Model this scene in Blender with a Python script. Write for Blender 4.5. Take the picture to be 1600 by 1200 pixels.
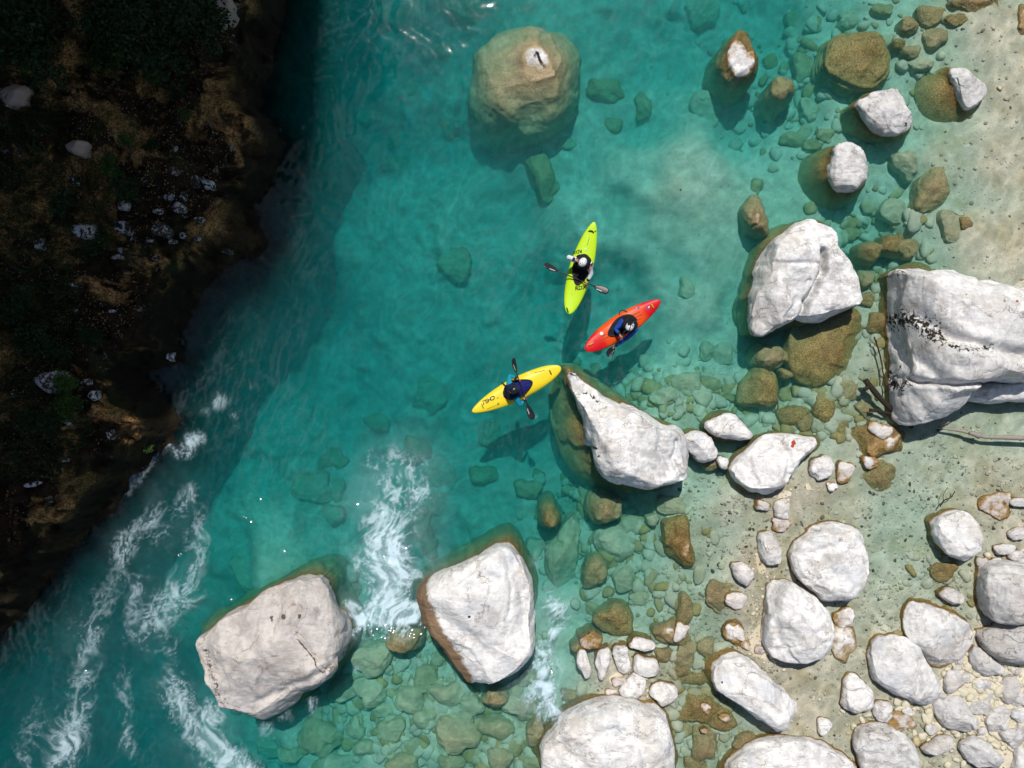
import bpy, bmesh, math, random
import numpy as np
from mathutils import Vector, Matrix

# ------------------------------------------------------------------ scene, camera, sky, sun
SC = bpy.context.scene
COL = SC.collection
for _o in list(bpy.data.objects):
    bpy.data.objects.remove(_o)
random.seed(7)
RNG = np.random.default_rng(7)

CAM_H = 24.0                       # drone height above the water
MPP = 0.0175                       # metres per photo pixel at water level
cam_data = bpy.data.cameras.new('camera')
cam = bpy.data.objects.new('camera', cam_data)
COL.objects.link(cam)
cam.location = (0, 0, CAM_H)
cam.rotation_euler = (0, 0, 0)
cam_data.sensor_width = 36.0
cam_data.lens = 36.0 * CAM_H / (1600 * MPP)
cam_data.clip_end = 2000.0
SC.camera = cam

SUN_EL = math.radians(61)
SUN_H = Vector((-0.06, 1.0)).normalized()        # where the sun stands, seen from above
world = bpy.data.worlds.new('World')
SC.world = world
world.use_nodes = True
wn = world.node_tree
sky = wn.nodes.new('ShaderNodeTexSky')
sky.sky_type = 'NISHITA'
sky.sun_disc = False
sky.sun_elevation = SUN_EL
sky.sun_rotation = math.atan2(SUN_H.x, SUN_H.y)
wn.links.new(sky.outputs[0], wn.nodes['Background'].inputs[0])
wn.nodes['Background'].inputs[1].default_value = 0.085

sun_data = bpy.data.lights.new('sun', 'SUN')
sun_data.energy = 4.4
sun_data.angle = math.radians(0.5)
sun_data.color = (1.0, 0.955, 0.89)
sun = bpy.data.objects.new('sun', sun_data)
COL.objects.link(sun)
sun.location = (-20, 25, 60)
sdir = Vector((SUN_H.x * math.cos(SUN_EL), SUN_H.y * math.cos(SUN_EL), math.sin(SUN_EL)))
sun.rotation_euler = sdir.to_track_quat('Z', 'Y').to_euler()

SC.view_settings.view_transform = 'Standard'
SC.view_settings.look = 'None'
SC.view_settings.exposure = -0.13
SC.view_settings.gamma = 1.0
SC.view_settings.use_curve_mapping = False
SC.render.engine = 'CYCLES'
cy = SC.cycles
cy.use_denoising = True
try:
    cy.denoiser = 'OPENIMAGEDENOISE'
    cy.denoising_input_passes = 'RGB_ALBEDO_NORMAL'
except Exception:
    pass
cy.use_adaptive_sampling = True
cy.adaptive_threshold = 0.025
cy.adaptive_min_samples = 16
cy.max_bounces = 5
cy.diffuse_bounces = 2
cy.glossy_bounces = 2
cy.transmission_bounces = 2
cy.volume_bounces = 1
cy.transparent_max_bounces = 12
cy.caustics_reflective = False
cy.caustics_refractive = False
cy.sample_clamp_indirect = 4.0

# ------------------------------------------------------------------ helpers
def P(px, py, z=0.0):
    """photo pixel at height z -> world point"""
    k = (CAM_H - z) / CAM_H
    return ((px - 800.0) * MPP * k, (600.0 - py) * MPP * k, z)

def PX(x, y, z=0.0):
    k = CAM_H / (CAM_H - z)
    return (x * k / MPP + 800.0, 600.0 - y * k / MPP)

def Parr(pts, z=0.0):
    a = np.asarray(pts, dtype=float)
    k = (CAM_H - z) / CAM_H
    return np.stack([(a[:, 0] - 800) * MPP * k, (600 - a[:, 1]) * MPP * k], 1)

def _hash(ix, iy, iz, seed):
    h = (ix.astype(np.int64) * 374761393 + iy.astype(np.int64) * 668265263 + iz.astype(np.int64) * 2147483647 + seed * 974634541) & 0xFFFFFFFF
    h = ((h ^ (h >> 13)) * 1274126177) & 0xFFFFFFFF
    h = ((h ^ (h >> 16)) * 2246822519) & 0xFFFFFFFF
    h = h ^ (h >> 15)
    return (h & 0xFFFFFF) / float(0xFFFFFF)

def vnoise(x, y, z, seed=0):
    x = np.asarray(x, float); y = np.asarray(y, float); z = np.asarray(z, float) + np.zeros_like(x)
    fx, fy, fz = np.floor(x), np.floor(y), np.floor(z)
    tx, ty, tz = x - fx, y - fy, z - fz
    ix, iy, iz = fx.astype(np.int64), fy.astype(np.int64), fz.astype(np.int64)
    sx = tx * tx * tx * (tx * (tx * 6 - 15) + 10); sy = ty * ty * ty * (ty * (ty * 6 - 15) + 10); sz = tz * tz * tz * (tz * (tz * 6 - 15) + 10)
    r = 0
    for dx in (0, 1):
        wx = sx if dx else 1 - sx
        for dy in (0, 1):
            wy = sy if dy else 1 - sy
            for dz in (0, 1):
                wz = sz if dz else 1 - sz
                r = r + wx * wy * wz * _hash(ix + dx, iy + dy, iz + dz, seed)
    return r * 2 - 1

def fbm(x, y, z=0.0, octv=4, seed=0, gain=0.5, ridged=False):
    a, f, s, t = 1.0, 1.0, 0.0, 0.0
    for o in range(octv):
        n = vnoise(np.asarray(x) * f + 17.3 * o, np.asarray(y) * f - 9.1 * o, np.asarray(z) * f + 3.7 * o, seed + o)
        if ridged:
            n = 1 - 2 * np.abs(n)
        s = s + a * n; t += a
        a *= gain; f *= 2.03
    return s / t

def sstep(a, b, x):
    t = np.clip((np.asarray(x, float) - a) / (b - a), 0, 1)
    return t * t * (3 - 2 * t)

def seg_dist(X, Y, pts):
    """distance from points to an open polyline"""
    d = np.full(np.shape(X), 1e9)
    for (x0, y0), (x1, y1) in zip(pts[:-1], pts[1:]):
        ex, ey = x1 - x0, y1 - y0
        L = ex * ex + ey * ey + 1e-12
        t = np.clip(((X - x0) * ex + (Y - y0) * ey) / L, 0, 1)
        d = np.minimum(d, np.hypot(X - x0 - t * ex, Y - y0 - t * ey))
    return d

def inside(X, Y, poly):
    c = np.zeros(np.shape(X), bool)
    n = len(poly)
    for i in range(n):
        x0, y0 = poly[i]; x1, y1 = poly[(i + 1) % n]
        if y0 == y1:
            continue
        t = ((y0 > Y) != (y1 > Y)) & (X < (x1 - x0) * (Y - y0) / (y1 - y0) + x0)
        c ^= t
    return c

def mesh_obj(name, V, F, mat=None, parent=None, smooth=True, loc=None, attrs=None):
    me = bpy.data.meshes.new(name)
    V = np.asarray(V, dtype=np.float32)
    if isinstance(F, np.ndarray):
        k = F.shape[1]
        me.vertices.add(len(V)); me.vertices.foreach_set('co', V.ravel())
        me.loops.add(F.size); me.loops.foreach_set('vertex_index', F.astype(np.int32).ravel())
        me.polygons.add(len(F))
        me.polygons.foreach_set('loop_start', np.arange(0, F.size, k, dtype=np.int32))
        me.update(calc_edges=True)
    else:
        me.from_pydata([tuple(map(float, v)) for v in V], [], [tuple(int(i) for i in f) for f in F])
        me.update()
    if smooth:
        me.polygons.foreach_set('use_smooth', np.ones(len(me.polygons), bool))
    for k, v in (attrs or {}).items():
        a = me.attributes.new(k, 'FLOAT', 'POINT')
        a.data.foreach_set('value', np.asarray(v, dtype=np.float32).ravel())
    o = bpy.data.objects.new(name, me)
    COL.objects.link(o)
    if mat:
        me.materials.append(mat)
    if parent:
        o.parent = parent
    if loc is not None:
        o.location = loc
    return o

def empty(name, loc=(0, 0, 0), rot=(0, 0, 0)):
    o = bpy.data.objects.new(name, None)
    o.empty_display_size = 0.2
    COL.objects.link(o)
    o.location = loc; o.rotation_euler = rot
    return o

def tag(o, label, cat, group=None):
    o['label'] = label; o['category'] = cat
    if group:
        o['group'] = group
    return o

def grid_faces(nr, nc, wrap=False):
    i = np.arange(nr - 1)[:, None]; j = np.arange(nc if wrap else nc - 1)[None, :]
    j2 = (j + 1) % nc
    a = i * nc + j; b = i * nc + j2; c = (i + 1) * nc + j2; d = (i + 1) * nc + j
    return np.stack([a, b, c, d], -1).reshape(-1, 4)

# ------------------------------------------------------------------ material helpers
class NT:
    def __init__(self, name):
        self.m = bpy.data.materials.new(name); self.m.use_nodes = True
        self.t = self.m.node_tree; self.t.nodes.clear()
        self.out = self.t.nodes.new('ShaderNodeOutputMaterial')
    def n(self, typ, ins=None, **props):
        nd = self.t.nodes.new('ShaderNode' + typ)
        for k, v in props.items():
            setattr(nd, k, v)
        for k, v in (ins or {}).items():
            s = nd.inputs[k]
            if isinstance(v, bpy.types.NodeSocket):
                self.t.links.new(v, s)
            else:
                s.default_value = v
        return nd
    def link(self, a, b):
        self.t.links.new(a, b)
    def math(self, op, a, b=0.0, c=None, clamp=False):
        nd = self.n('Math', operation=op, use_clamp=clamp)
        for i, v in enumerate((a, b, c)):
            if v is None:
                continue
            if isinstance(v, bpy.types.NodeSocket):
                self.link(v, nd.inputs[i])
            else:
                nd.inputs[i].default_value = v
        return nd.outputs[0]
    def mix(self, f, a, b, blend='MIX'):
        nd = self.n('Mix', data_type='RGBA', blend_type=blend)
        for s, v in ((nd.inputs[0], f), (nd.inputs[6], a), (nd.inputs[7], b)):
            if isinstance(v, bpy.types.NodeSocket):
                self.link(v, s)
            else:
                s.default_value = v if not isinstance(v, tuple) else (v + (1,))[:4]
        return nd.outputs[2]
    def ramp(self, x, a, b, lo=0.0, hi=1.0, smooth=True):
        nd = self.n('MapRange', interpolation_type='SMOOTHSTEP' if smooth else 'LINEAR')
        nd.clamp = True
        vals = (x, a, b, lo, hi)
        for i, v in enumerate(vals):
            if isinstance(v, bpy.types.NodeSocket):
                self.link(v, nd.inputs[i])
            else:
                nd.inputs[i].default_value = v
        return nd.outputs[0]
    def noise(self, vec, scale, detail=4, rough=0.55, dist=0.0):
        nd = self.n('TexNoise', {'Scale': scale, 'Detail': detail, 'Roughness': rough, 'Distortion': dist})
        if vec is not None:
            self.link(vec, nd.inputs['Vector'])
        return nd.outputs[0]
    def pos(self):
        return self.n('NewGeometry').outputs['Position']
    def attr(self, name, obj=False):
        return self.n('Attribute', attribute_name=name, attribute_type='OBJECT' if obj else 'GEOMETRY').outputs['Fac']
    def surf(self, col, rough=0.6, bump=None, spec=0.5, bstr=0.5, bdist=0.02, **kw):
        b = self.n('BsdfPrincipled')
        for k, v in (('Base Color', col), ('Roughness', rough), ('Specular IOR Level', spec)):
            if isinstance(v, bpy.types.NodeSocket):
                self.link(v, b.inputs[k])
            else:
                b.inputs[k].default_value = (v + (1,))[:4] if isinstance(v, tuple) else v
        for k, v in kw.items():
            b.inputs[k].default_value = v
        if bump is not None:
            bn = self.n('Bump', {'Strength': bstr, 'Distance': bdist, 'Height': bump})
            self.link(bn.outputs[0], b.inputs['Normal'])
        self.link(b.outputs[0], self.out.inputs['Surface'])
        return self.m

def simple(name, col, rough=0.5, spec=0.5, var=0.12, scale=8.0, **kw):
    t = NT(name)
    n = t.noise(t.n('TexCoord').outputs['Object'], scale, 5)
    c = t.mix(n, tuple(c * (1 - var) for c in col), tuple(min(1, c * (1 + var)) for c in col))
    return t.surf(c, rough, bump=n, bstr=0.08, bdist=0.01, spec=spec, **kw)

# ---- limestone boulders: pale and dry above the water, algae brown below the waterline
def make_rock_mat():
    t = NT('limestone')
    p = t.pos()
    rnd = t.n('ObjectInfo').outputs['Random']
    off = t.n('CombineXYZ', {'X': t.math('MULTIPLY', rnd, 37.0), 'Y': t.math('MULTIPLY', rnd, 91.0), 'Z': t.math('MULTIPLY', rnd, 13.0)}).outputs[0]
    pp = t.n('VectorMath', {0: p, 1: off}, operation='ADD').outputs[0]
    big = t.noise(pp, 0.9, 3, 0.62, 0.6)
    mid = t.noise(pp, 5.0, 5, 0.62, 0.15)
    fine = t.noise(pp, 27.0, 4, 0.75)
    col = t.mix(t.ramp(mid, 0.30, 0.60), (0.66, 0.645, 0.63), (0.86, 0.845, 0.82))
    mot = t.noise(pp, 2.3, 5, 0.70, 0.3)
    col = t.mix(t.math('MULTIPLY', t.ramp(mot, 0.49, 0.60), t.math('ADD', 0.25, t.math('MULTIPLY', rnd, 0.55))), col, t.mix(fine, (0.30, 0.29, 0.28), (0.62, 0.60, 0.58)))
    col = t.mix(t.math('MULTIPLY', t.ramp(big, 0.52, 0.62), 0.45), col, (0.55, 0.49, 0.43))
    cool = t.noise(pp, 1.3, 2, 0.5)
    col = t.mix(t.math('MULTIPLY', t.ramp(cool, 0.56, 0.70), 0.45), col, (0.52, 0.55, 0.60))
    col = t.mix(t.math('MULTIPLY', t.ramp(fine, 0.54, 0.70), 0.45), col, (0.30, 0.28, 0.26))
    # bedding lines and scratches
    rz = t.n('CombineXYZ', {'X': t.math('MULTIPLY', rnd, 0.8), 'Y': t.math('MULTIPLY', rnd, 2.0), 'Z': t.math('MULTIPLY', rnd, 17.0)}).outputs[0]
    bp = t.n('Mapping', {'Vector': pp, 'Rotation': rz, 'Scale': (1.2, 7.0, 2.5)}).outputs[0]
    bed = t.noise(bp, 2.2, 5, 0.72, 0.5)
    col = t.mix(t.math('MULTIPLY', t.ramp(bed, 0.55, 0.65), t.math('ADD', 0.15, t.math('MULTIPLY', t.math('FRACT', t.math('MULTIPLY', rnd, 7.0)), 0.6))), col, (0.36, 0.345, 0.335))
    # thin veins
    wv = t.n('VectorMath', {0: pp, 1: t.n('CombineXYZ', {'X': t.math('MULTIPLY', mid, 0.9), 'Y': t.math('MULTIPLY', big, 1.4), 'Z': 0.0}).outputs[0]}, operation='ADD').outputs[0]
    vor = t.n('TexVoronoi', {'Vector': wv, 'Scale': 1.3}, feature='DISTANCE_TO_EDGE').outputs['Distance']
    vein = t.math('MULTIPLY', t.ramp(vor, 0.0, 0.022, 1.0, 0.0), t.ramp(big, 0.45, 0.56))
    col = t.mix(t.math('MULTIPLY', vein, 0.75), col, (0.16, 0.145, 0.13))
    # black lichen where the stain attribute says so
    lich = t.noise(pp, 9.0, 4, 0.7, 0.7)
    st = t.attr('stain')
    lm = t.ramp(t.math('ADD', lich, t.math('MULTIPLY', st, 0.42)), 0.80, 0.84)
    col = t.mix(lm, col, (0.028, 0.022, 0.016))
    rs = t.attr('ochre')
    col = t.mix(t.math('MULTIPLY', t.ramp(t.math('ADD', rs, t.math('MULTIPLY', t.math('SUBTRACT', mid, 0.5), 0.9)), 0.35, 0.62), 0.92), col, t.mix(fine, (0.075, 0.036, 0.012), (0.30, 0.17, 0.06)))
    rd = t.attr('red')
    col = t.mix(t.ramp(rd, 0.45, 0.55), col, (0.42, 0.06, 0.025))
    # tone of this stone
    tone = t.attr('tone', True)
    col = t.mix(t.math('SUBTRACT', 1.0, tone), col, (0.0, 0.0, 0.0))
    pink = t.attr('blush', True)
    col = t.mix(pink, col, (0.52, 0.37, 0.28))
    # waterline
    z = t.n('SeparateXYZ', {0: p}).outputs['Z']
    wl = t.attr('waterline', True)
    zz = t.math('SUBTRACT', z, wl)
    zz = t.math('ADD', zz, t.math('MULTIPLY', t.math('SUBTRACT', mid, 0.5), -0.18))
    zz = t.math('ADD', zz, t.math('MULTIPLY', t.math('SUBTRACT', big, 0.5), -0.16))
    alg = t.attr('algae', True)
    wet = t.ramp(zz, 0.015, 0.075, 1.0, 0.0)
    alga = t.mix(t.ramp(fine, 0.35, 0.65), (0.17, 0.095, 0.026), (0.50, 0.345, 0.115))
    alga = t.mix(t.ramp(zz, -0.9, -0.10), t.mix(mid, (0.26, 0.21, 0.075), (0.50, 0.42, 0.19)), alga)
    wl_rust = t.math('MULTIPLY', t.ramp(zz, -0.16, 0.0), 0.40)
    alga = t.mix(wl_rust, alga, (0.19, 0.085, 0.025))
    alga = t.mix(t.math('SUBTRACT', 1.0, alg), alga, t.mix(mid, (0.48, 0.46, 0.30), (0.64, 0.61, 0.46)))
    col = t.mix(wet, col, alga)
    h = t.math('ADD', t.math('MULTIPLY', mid, 1.0), t.math('SUBTRACT', t.math('MULTIPLY', fine, 0.45), t.math('MULTIPLY', bed, 0.8)))
    h = t.math('SUBTRACT', h, t.math('MULTIPLY', vein, 0.25))
    rough = t.math('SUBTRACT', 0.85, t.math('MULTIPLY', wet, 0.35))
    return t.surf(col, rough, bump=h, spec=0.25, bstr=0.42, bdist=0.06)
M_ROCK = make_rock_mat()

def make_bed_mat():
    t = NT('river_sand')
    p = t.pos()
    z = t.n('SeparateXYZ', {0: p}).outputs['Z']
    big = t.noise(p, 0.35, 3, 0.6, 0.5)
    mid = t.noise(p, 2.2, 4, 0.65, 0.3)
    fine = t.noise(p, 22.0, 3, 0.7)
    grit = t.n('TexVoronoi', {'Vector': p, 'Scale': 17.0}).outputs['Color']
    gv = t.n('SeparateColor', {0: grit}).outputs[0]
    speck = t.n('TexVoronoi', {'Vector': p, 'Scale': 8.0, 'Randomness': 1.0}).outputs['Distance']
    col = t.mix(t.ramp(mid, 0.3, 0.7), (0.58, 0.51, 0.375), (0.78, 0.70, 0.55))
    col = t.mix(t.math('MULTIPLY', gv, 0.5), col, (0.70, 0.65, 0.54))
    col = t.mix(t.ramp(fine, 0.55, 0.75, 0.0, 0.7), col, (0.22, 0.18, 0.115))
    sm = t.math('MULTIPLY', t.ramp(speck, 0.10, 0.16, 1.0, 0.0), t.ramp(t.noise(p, 1.3, 2), 0.50, 0.62))
    col = t.mix(t.math('MULTIPLY', sm, 0.85), col, (0.05, 0.05, 0.04))
    # mustard algae film in the slack shallows
    alg = t.math('MULTIPLY', t.ramp(t.noise(p, 0.8, 3, 0.65, 0.7), 0.44, 0.64), t.ramp(z, -1.2, -0.12))
    alg = t.math('MULTIPLY', alg, t.ramp(z, 0.02, 0.16, 1.0, 0.0))
    alg2 = t.math('MAXIMUM', t.math('MULTIPLY', alg, 0.38), t.attr('algae_film'))
    col = t.mix(alg2, col, t.mix(fine, (0.25, 0.185, 0.06), (0.50, 0.40, 0.17)))
    # deeper stones are darker with growth
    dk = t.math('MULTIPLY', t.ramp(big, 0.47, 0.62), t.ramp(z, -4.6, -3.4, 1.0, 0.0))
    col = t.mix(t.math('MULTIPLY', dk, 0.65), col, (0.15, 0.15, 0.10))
    h = t.math('ADD', t.math('MULTIPLY', fine, 0.5), t.math('MULTIPLY', gv, 0.6))
    return t.surf(col, 0.8, bump=h, spec=0.2, bstr=0.5, bdist=0.03)
M_BED = make_bed_mat()

def make_water_mat():
    t = NT('river_water')
    fac = t.attr('foam')
    trans = t.n('BsdfTransparent', {'Color': t.mix(t.attr('lens'), (0.74, 0.77, 0.77), (1.0, 1.0, 1.0))})  # lens tints the clear water, standing in for caustic light
    gl = t.n('BsdfGlossy', {'Roughness': 0.06, 'Color': (1, 1, 1, 1)})
    fr = t.n('Fresnel', {'IOR': 1.33}).outputs[0]
    w = t.n('MixShader', {0: fr, 1: trans.outputs[0], 2: gl.outputs[0]})
    df = t.n('BsdfDiffuse', {'Color': (0.60, 0.76, 0.84, 1)})
    s = t.n('MixShader', {0: fac, 1: w.outputs[0], 2: df.outputs[0]})
    t.link(s.outputs[0], t.out.inputs['Surface'])
    ab = t.n('VolumeAbsorption', {'Color': (1 - WATER_ABS[0], 1 - WATER_ABS[1], 1 - WATER_ABS[2], 1), 'Density': 1.0})
    sc_ = t.n('VolumeScatter', {'Color': (0.06, 0.95, 0.95, 1), 'Density': WATER_SCAT, 'Anisotropy': 0.0})
    ad = t.n('AddShader', {0: ab.outputs[0], 1: sc_.outputs[0]})
    t.link(ad.outputs[0], t.out.inputs['Volume'])
    return t.m
WATER_ABS = (0.70, 0.122, 0.104)
WATER_SCAT = 0.14
M_WATER = make_water_mat()

# ------------------------------------------------------------------ riverbed
DEPTH = [  # photo x, y, depth in metres (negative: dry)
    (600,350,3.0),(450,300,4.8),(520,100,6.2),(560,220,4.6),(550,600,3.6),(450,480,5.0),(330,620,6.6),(300,760,7.2),(200,850,8.6),(150,980,8.8),(100,1150,8.6),(20,1150,9.0),
    (250,1100,6.0),(400,1180,2.6),(700,500,2.9),(760,330,2.7),(650,80,4.2),(700,180,3.6),(900,250,2.0),(960,330,1.7),(1000,345,1.35),(1040,350,1.05),(1060,290,0.6),(1035,312,0.75),(1088,305,0.7),(1072,262,0.8),(1110,340,0.85),(1000,270,1.2),(1050,420,1.3),(1100,480,0.8),(1090,380,0.9),
    (1100,560,1.15),(1020,600,1.1),(960,560,2.4),(960,460,2.5),(860,470,3.1),(1000,100,2.8),(1000,200,2.2),(1080,20,2.4),(1150,200,1.9),(1230,180,1.6),(1200,40,2.2),(1250,280,1.15),(1285,300,0.95),(1345,225,0.8),(1320,180,0.95),(1300,30,1.3),(1380,25,0.7),
    (1450,60,0.36),(1550,50,0.07),(1600,150,0.03),(1560,250,0.04),(1480,250,0.22),(1420,200,0.6),(1440,340,0.35),(1540,370,0.05),(1600,400,0.05),(1330,340,1.05),(1390,300,0.9),(1380,480,0.45),(1380,570,0.25),
    (1150,480,1.3),(1200,600,0.9),(1150,540,1.2),(1150,620,0.9),(1300,650,0.42),(1250,640,0.55),(1060,630,0.7),(1340,600,0.35),(1300,420,1.2),(1350,360,1.2),
    (820,690,2.8),(700,640,3.1),(620,690,3.2),(950,800,1.4),(850,780,2.1),(880,880,1.5),(760,800,2.6),(700,820,2.8),(600,850,2.6),(500,800,2.6),(450,720,3.1),(430,840,1.6),(360,860,2.9),(430,890,1.4),(330,930,3.4),(560,900,2.2),
    (1000,850,0.75),(1060,900,0.42),(1100,850,0.30),(1100,980,0.32),(1080,760,0.45),(1150,790,0.14),(1180,880,0.03),(1230,790,0.0),(1280,770,0.0),(1320,790,0.10),(1400,800,0.22),(1450,900,0.22),(1400,860,0.24),(1330,700,0.2),(1400,740,0.2),
    (1470,720,0.18),(1560,680,0.22),(1560,740,0.06),(1540,790,0.04),(1600,850,0.0),(1180,950,0.02),(1190,1000,0.0),(960,930,0.8),(900,960,0.9),(1000,960,0.5),
    (600,1060,0.75),(700,1150,0.6),(560,1110,1.0),(480,1160,1.2),(620,1180,0.6),(760,1110,0.7),(850,1100,0.5),(860,1020,0.7),(800,1180,0.4),(960,1050,-0.02),(1000,1080,0.0),(1040,1060,0.12),(1090,1060,0.35),(1080,1150,0.32),(1130,1160,0.25),
    (1280,1100,0.0),(1240,1060,0.05),(1300,1040,0.08),(1330,960,0.13),(1340,1030,0.05),(1300,1150,0.02),(1420,1120,0.05),(1480,1090,0.0),(1500,1180,0.05),(1560,1060,-0.06),(1600,1150,-0.05),(1520,940,0.1),(1560,960,0.0),
    (1800,600,-0.5),(1800,200,-0.4),(1850,1000,-0.5),(1700,1350,-0.3),(1300,1400,0.0),(900,1400,0.4),(400,1400,3.0),(0,1400,5.0),(700,-200,4.5),(1100,-200,2.4),(1500,-200,0.3),(1900,-200,-0.4),
]
_dp = np.array([P(a, b, -c)[:2] + (c,) for a, b, c in DEPTH])

def bed_smooth(X, Y):
    X = np.asarray(X, float); Y = np.asarray(Y, float)
    num = np.zeros(X.shape); den = np.zeros(X.shape)
    for x, y, d in _dp:
        w = 1.0 / ((X - x) ** 2 + (Y - y) ** 2 + 0.15) ** 1.9
        num += w * d; den += w
    return -num / den

def bed_h(X, Y):
    X = np.asarray(X, float); Y = np.asarray(Y, float)
    z = bed_smooth(X, Y)
    dd = np.clip(-z, 0.0, 3.0)
    z = z + fbm(X * 0.55, Y * 0.55, 0, 4, 11) * (0.05 + 0.16 * dd) + fbm(X * 2.2, Y * 2.2, 0, 3, 21) * (0.018 + 0.05 * np.minimum(dd, 1.5))
    cob = fbm(X * 1.5 + 4, Y * 1.5, 0, 2, 31)
    z = z + np.maximum(cob - 0.25, 0) * 0.5 * sstep(0.9, 2.4, dd)
    return z + 6.0 * sstep(15.5, 60, np.abs(X)) * (X > 0)

def axis(lo, hi, step, far):
    a = np.arange(lo, hi + 1e-6, step)
    k = np.array([0.3, 0.8, 1.6, 3, 5, 9, 15, 25, 45])
    k = k[k < far]
    return np.concatenate([lo - k[::-1], a, hi + k])

def heightfield(name, xs, ys, zf, mat, keep=None):
    X, Y = np.meshgrid(xs, ys)
    Z = zf(X, Y)
    V = np.stack([X, Y, Z], -1).reshape(-1, 3)
    F = grid_faces(len(ys), len(xs))
    if keep is not None:
        kp = keep.reshape(-1)
        F = F[kp[F].all(1)]
        used = np.unique(F); idx = -np.ones(len(V), int); idx[used] = np.arange(len(used))
        V = V[used]; F = idx[F]
    return mesh_obj(name, V, F, mat)

bx = axis(-16.5, 16.5, 0.062, 60); by = axis(-12.6, 12.6, 0.062, 60)
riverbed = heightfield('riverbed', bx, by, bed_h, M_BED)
riverbed['kind'] = 'structure'

# ------------------------------------------------------------------ water
def water_h(X, Y):
    px = np.asarray(X) / MPP + 800; py = 600 - np.asarray(Y) / MPP
    line = np.interp(px, [280, 430, 560, 600, 660, 740, 830, 870, 950], [1090, 1010, 975, 975, 972, 985, 1005, 1035, 1060])
    m = sstep(-10, 34, py - line) * sstep(250, 420, px) * sstep(960, 860, px)
    return 0.20 * m

FOAM = [  # photo x, y, radius px, strength
    (600,958,34,1.25),(635,955,24,1.25),(570,965,22,1.0),(612,930,38,1.25),(612,900,38,1.2),(608,870,40,1.1),(606,840,38,.98),(612,805,34,.82),(622,770,34,.80),(630,740,30,.70),(612,718,24,.55),(655,770,22,.6),(553,948,20,.8),(590,720,24,.42),(560,830,18,.5),(640,800,22,.6),(560,880,20,.55),(650,900,16,.7),
    (870,950,26,.85),(862,985,22,.85),(850,1015,20,.88),(846,1045,24,1.0),(848,1075,26,1.15),(855,1100,22,1.0),(885,965,18,.6),(835,1060,14,.8),(870,1040,16,.6),
    (342,628,17,.85),(325,640,14,.5),(395,605,9,.45),(330,590,12,.42),(365,650,9,.6),(368,668,8,.55),
    (440,1105,24,.45),(490,1095,14,.45),(420,1135,16,.5),(660,1030,14,.35),(560,1040,14,.45),(850,870,20,.35),(600,990,18,.75),(630,985,18,.6),(545,985,16,.65),(330,1118,22,.85),
    (1005,560,7,.5),(1012,552,5,.45),(835,650,7,.4),(955,556,8,.5),
]
for line in ([(262,694,10,.72),(240,715,10,.70),(215,748,12,.72),(196,775,10,.6)], [(310,684,12,.75),(292,700,14,.78),(272,705,12,.75)],
             [(300,770,18,.5),(270,795,24,.58),(235,815,24,.58),(205,840,24,.52),(185,880,22,.52),(165,930,24,.60),(152,970,26,.68),(138,1010,22,.6),(135,1050,26,.68),(128,1085,30,.80),(118,1120,34,.86),(108,1155,34,.88),(92,1195,34,.88),(80,1240,34,.9)],
             [(318,790,16,.42),(312,840,20,.50),(300,890,24,.58),(285,925,32,.70),(262,950,38,.72),(240,985,32,.70),(262,1010,26,.68),(276,1045,22,.72),(276,1080,24,.82),(285,1112,24,.90),(305,1142,24,.95),(330,1166,26,.98),(362,1186,28,1.0),(390,1205,26,.95)],
             [(215,905,22,.48),(205,960,24,.52),(200,1010,20,.42),(190,1070,16,.42),(192,1130,14,.48),(205,1180,18,.6)], [(60,1100,20,.42),(55,1150,22,.5),(40,1195,24,.55)]):
    for (x0, y0, r0, k0), (x1, y1, r1, k1) in zip(line[:-1], line[1:]):
        for t_ in (0.0, 0.25, 0.5, 0.75):
            FOAM.append((x0 + (x1 - x0) * t_, y0 + (y1 - y0) * t_, r0 + (r1 - r0) * t_, k0 + (k1 - k0) * t_))
MILK = [(610,880,60,.9),(615,790,60,.65),(630,735,50,.42),(560,950,36,.55),(850,1050,40,.9),(870,965,40,.6),(900,1040,40,.3),(250,970,60,.32),(280,1060,40,.34),(320,1150,46,.45),(120,1120,50,.34),(150,1000,44,.26),(260,800,50,.2),(210,840,60,.12)]
CHOP = [(250,900,260,1.0),(600,850,110,.9),(600,1050,180,.55),(450,700,180,.35),(860,1000,80,.8),(550,350,260,.22),(420,830,90,1.0),(820,650,90,.45),(1010,560,60,.5),(960,440,120,.18),(1300,20,80,.4)]
def blobs(X, Y, L, p=1.0):
    px = X / MPP + 800; py = 600 - Y / MPP
    s = np.zeros(X.shape)
    for a, b, r, k in L:
        s = np.maximum(s, k * np.exp(-(((px - a) ** 2 + (py - b) ** 2) / (2 * (r * 0.85) ** 2)) ** p))
    return s

_k = np.array([0.3, 0.8, 1.6, 3, 5, 9, 15, 25, 45])
wx = np.concatenate([-15.6 - _k[::-1], np.arange(-15.6, -14.4, 0.06), np.arange(-14.4, 2.2, 0.034), np.arange(2.2, 15.6, 0.055), 15.6 + _k])
wy = np.concatenate([-11.9 - _k[::-1], np.arange(-11.9, -11, 0.06), np.arange(-11, -1.0, 0.034), np.arange(-1.0, 11.9, 0.055), 11.9 + _k])
X, Y = np.meshgrid(wx, wy)
foam_a = blobs(X, Y, FOAM); milk_a = blobs(X, Y, MILK); chop = blobs(X, Y, CHOP)
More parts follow.
